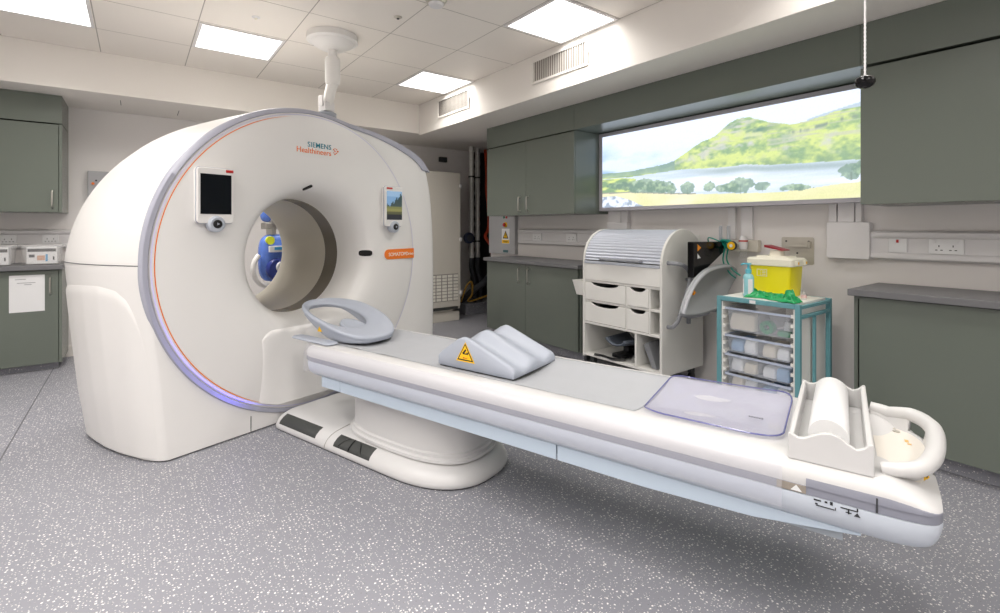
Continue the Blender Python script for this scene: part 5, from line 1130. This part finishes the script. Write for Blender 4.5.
# paper roll holder and roll
t = thing('roll_holder', 'white scalloped holder for the paper roll at the foot end of the table', 'roll holder', gw(CS, 0, 0), GR)
qa, qb, ta, tb2 = -0.296, 0.306, -2.908, -2.712
ep_t = [-2.712, -2.7135, -2.722, -2.735, -2.75, -2.77, -2.79, -2.813, -2.835, -2.855, -2.871, -2.886, -2.898, -2.9045, -2.908]
ep_z = [0.618, 0.6235, 0.620, 0.613, 0.6145, 0.626, 0.637, 0.642, 0.635, 0.620, 0.612, 0.619, 0.632, 0.635, 0.630]
MB().prism([(ta, 0.5490), (tb2, 0.5490)] + list(zip(ep_t, ep_z)), 'x', qb - 0.016, qb).build('end_panel', TWHITE, t, bevel=0.004)
MB().prism([(ta, 0.5495), (tb2, 0.5495)] + list(zip(ep_t, ep_z)), 'x', qa, qa + 0.016).build('end_panel', TWHITE, t, bevel=0.004)
for t0, t1, zt in ((ta, ta + 0.016, 0.630), (tb2 - 0.014, tb2, 0.619)):
    bx(qa + 0.012, qb - 0.012, t0, t1, 0.5565, zt).build('side_wall', TWHITE, t, bevel=0.005, seg=3)
bx(qa + 0.016, qb - 0.016, ta + 0.016, tb2 - 0.014, 0.5300, 0.5512).build('floor_panel', TWHITE, t)
t = thing('paper_roll', 'white couch paper roll lying in the holder on the table', 'paper roll', gw(CS, 0, 0), GR)
MB().lathe([(0.013, -0.21), (0.049, -0.21), (0.0505, -0.208), (0.0505, 0.272), (0.049, 0.274), (0.013, 0.274)], (0, -2.806, 0.6025), 'x', 40, False, False).build('paper', PAPER, t, angle=40)
MB().lathe([(0.0135, -0.209), (0.0135, 0.273)], (0, -2.806, 0.6025), 'x', 20, False, False).build('core', mat('card_core', (176, 160, 142), 0.8), t)

# foot basin
t = thing('foot_basin', 'white foot support basin with a hand hole at the end of the table', 'foot support', gw(CS, 0, 0), GR)
bp_ = smooth_path([(-0.248, -2.925, 0), (-0.245, -2.962, 0), (-0.212, -3.010, 0), (-0.12, -3.045, 0), (0.0, -3.064, 0), (0.10, -3.068, 0), (0.18, -3.045, 0), (0.225, -2.995, 0), (0.25, -2.955, 0), (0.255, -2.918, 0)], 8)
zr = lambda f: interp(f, [0, .3, .55, .72, .84, 1], [.562, .575, .585, .585, .568, .575])
n_ = len(bp_); cen = (0.01, -2.93)
rim = [(p_[0], p_[1], zr(k / (n_ - 1))) for k, p_ in enumerate(bp_)]
MB().tube(rim, [0.017 + 0.006 * math.sin(PI * k / (n_ - 1)) for k in range(n_)], 12).build('rim', TWHITE, t)
wal = MB(); rowz = []
for j in range(6):
    v = j / 5; row = []
    for k, p_ in enumerate(rim):
        sc = 1 - 0.14 * (1 - v) ** 1.3; row.append((cen[0] + (p_[0] - cen[0]) * sc, cen[1] + (p_[1] - cen[1]) * sc, 0.500 + (p_[2] - 0.500) * v))
    rowz.append(row)
vs = [p_ for r in rowz for p_ in r]; fs = []
for j in range(5):
    for k in range(n_ - 1):
        f = k / (n_ - 1)
        if 0.56 < f < 0.70 and 2 <= j <= 3: continue
        fs.append((j * n_ + k, j * n_ + k + 1, (j + 1) * n_ + k + 1, (j + 1) * n_ + k))
wal.add(vs, fs); wal.build('wall', TWHITE, t, solid=0.012, angle=60)
fl = [(x, y, 0.553) for x, y, z in [(cen[0] + (p_[0] - cen[0]) * 0.93, cen[1] + (p_[1] - cen[1]) * 0.93, 0) for p_ in rim]]
MB().loft([[(x, y, 0.520) for x, y, z in fl], [(x, y, 0.532) for x, y, z in fl]]).build('floor_panel', mat('basin_beige', (232, 226, 216), 0.4), t)
MB().lathe([(0.010, 0.533), (0.010, 0.5345)], (0.19, -2.975, 0), 'z', 12).build('rivet', STEEL, t)
MB().lathe([(0.010, 0.533), (0.010, 0.5345)], (0.165, -2.985, 0), 'z', 12).build('rivet', STEEL, t)
MB().box(0.08, 0.10, -3.01, -3.0, 0.533, 0.5337).box(0.06, 0.07, -3.015, -3.005, 0.533, 0.5337).build('sticker', mat('pale_amber', (230, 190, 120), 0.6), t)
w1 = MB().prism([(0.0, 0.0), (0.03, 0.0), (0.015, 0.026)], 'y', -0.003, 0).build('warning_triangle', WARN, t); w1.location = (-0.165, -3.018, 0.522); w1.rotation_euler.z = R(-28)
w2 = MB().prism([(0.012, 0.004), (0.018, 0.004), (0.016, 0.018), (0.014, 0.018)], 'y', -0.0036, -0.0031).build('triangle_mark', INK, w1)
# ------------------------------------------------------------------ camera, world, view
cam = bpy.data.cameras.new('camera'); co = bpy.data.objects.new('camera', cam); COL.objects.link(co)
cam.sensor_fit = 'HORIZONTAL'; cam.sensor_width = 36.0; cam.lens = 36.0 * 486 / 1000; cam.shift_y = -0.0795; cam.clip_start = 0.02
yaw = math.atan2(364, 486)
co.location = (0, 0, 1.21); co.rotation_euler = (R(90), 0, -yaw)
SC.camera = co
w = bpy.data.worlds.new('room_world'); SC.world = w; w.use_nodes = True
w.node_tree.nodes['Background'].inputs[0].default_value = (0.5, 0.5, 0.5, 1); w.node_tree.nodes['Background'].inputs[1].default_value = 0.0
SC.view_settings.view_transform = 'Standard'; SC.view_settings.look = 'None'; SC.view_settings.gamma = 1.0; SC.view_settings.exposure = 0.12
SC.view_settings.use_curve_mapping = False
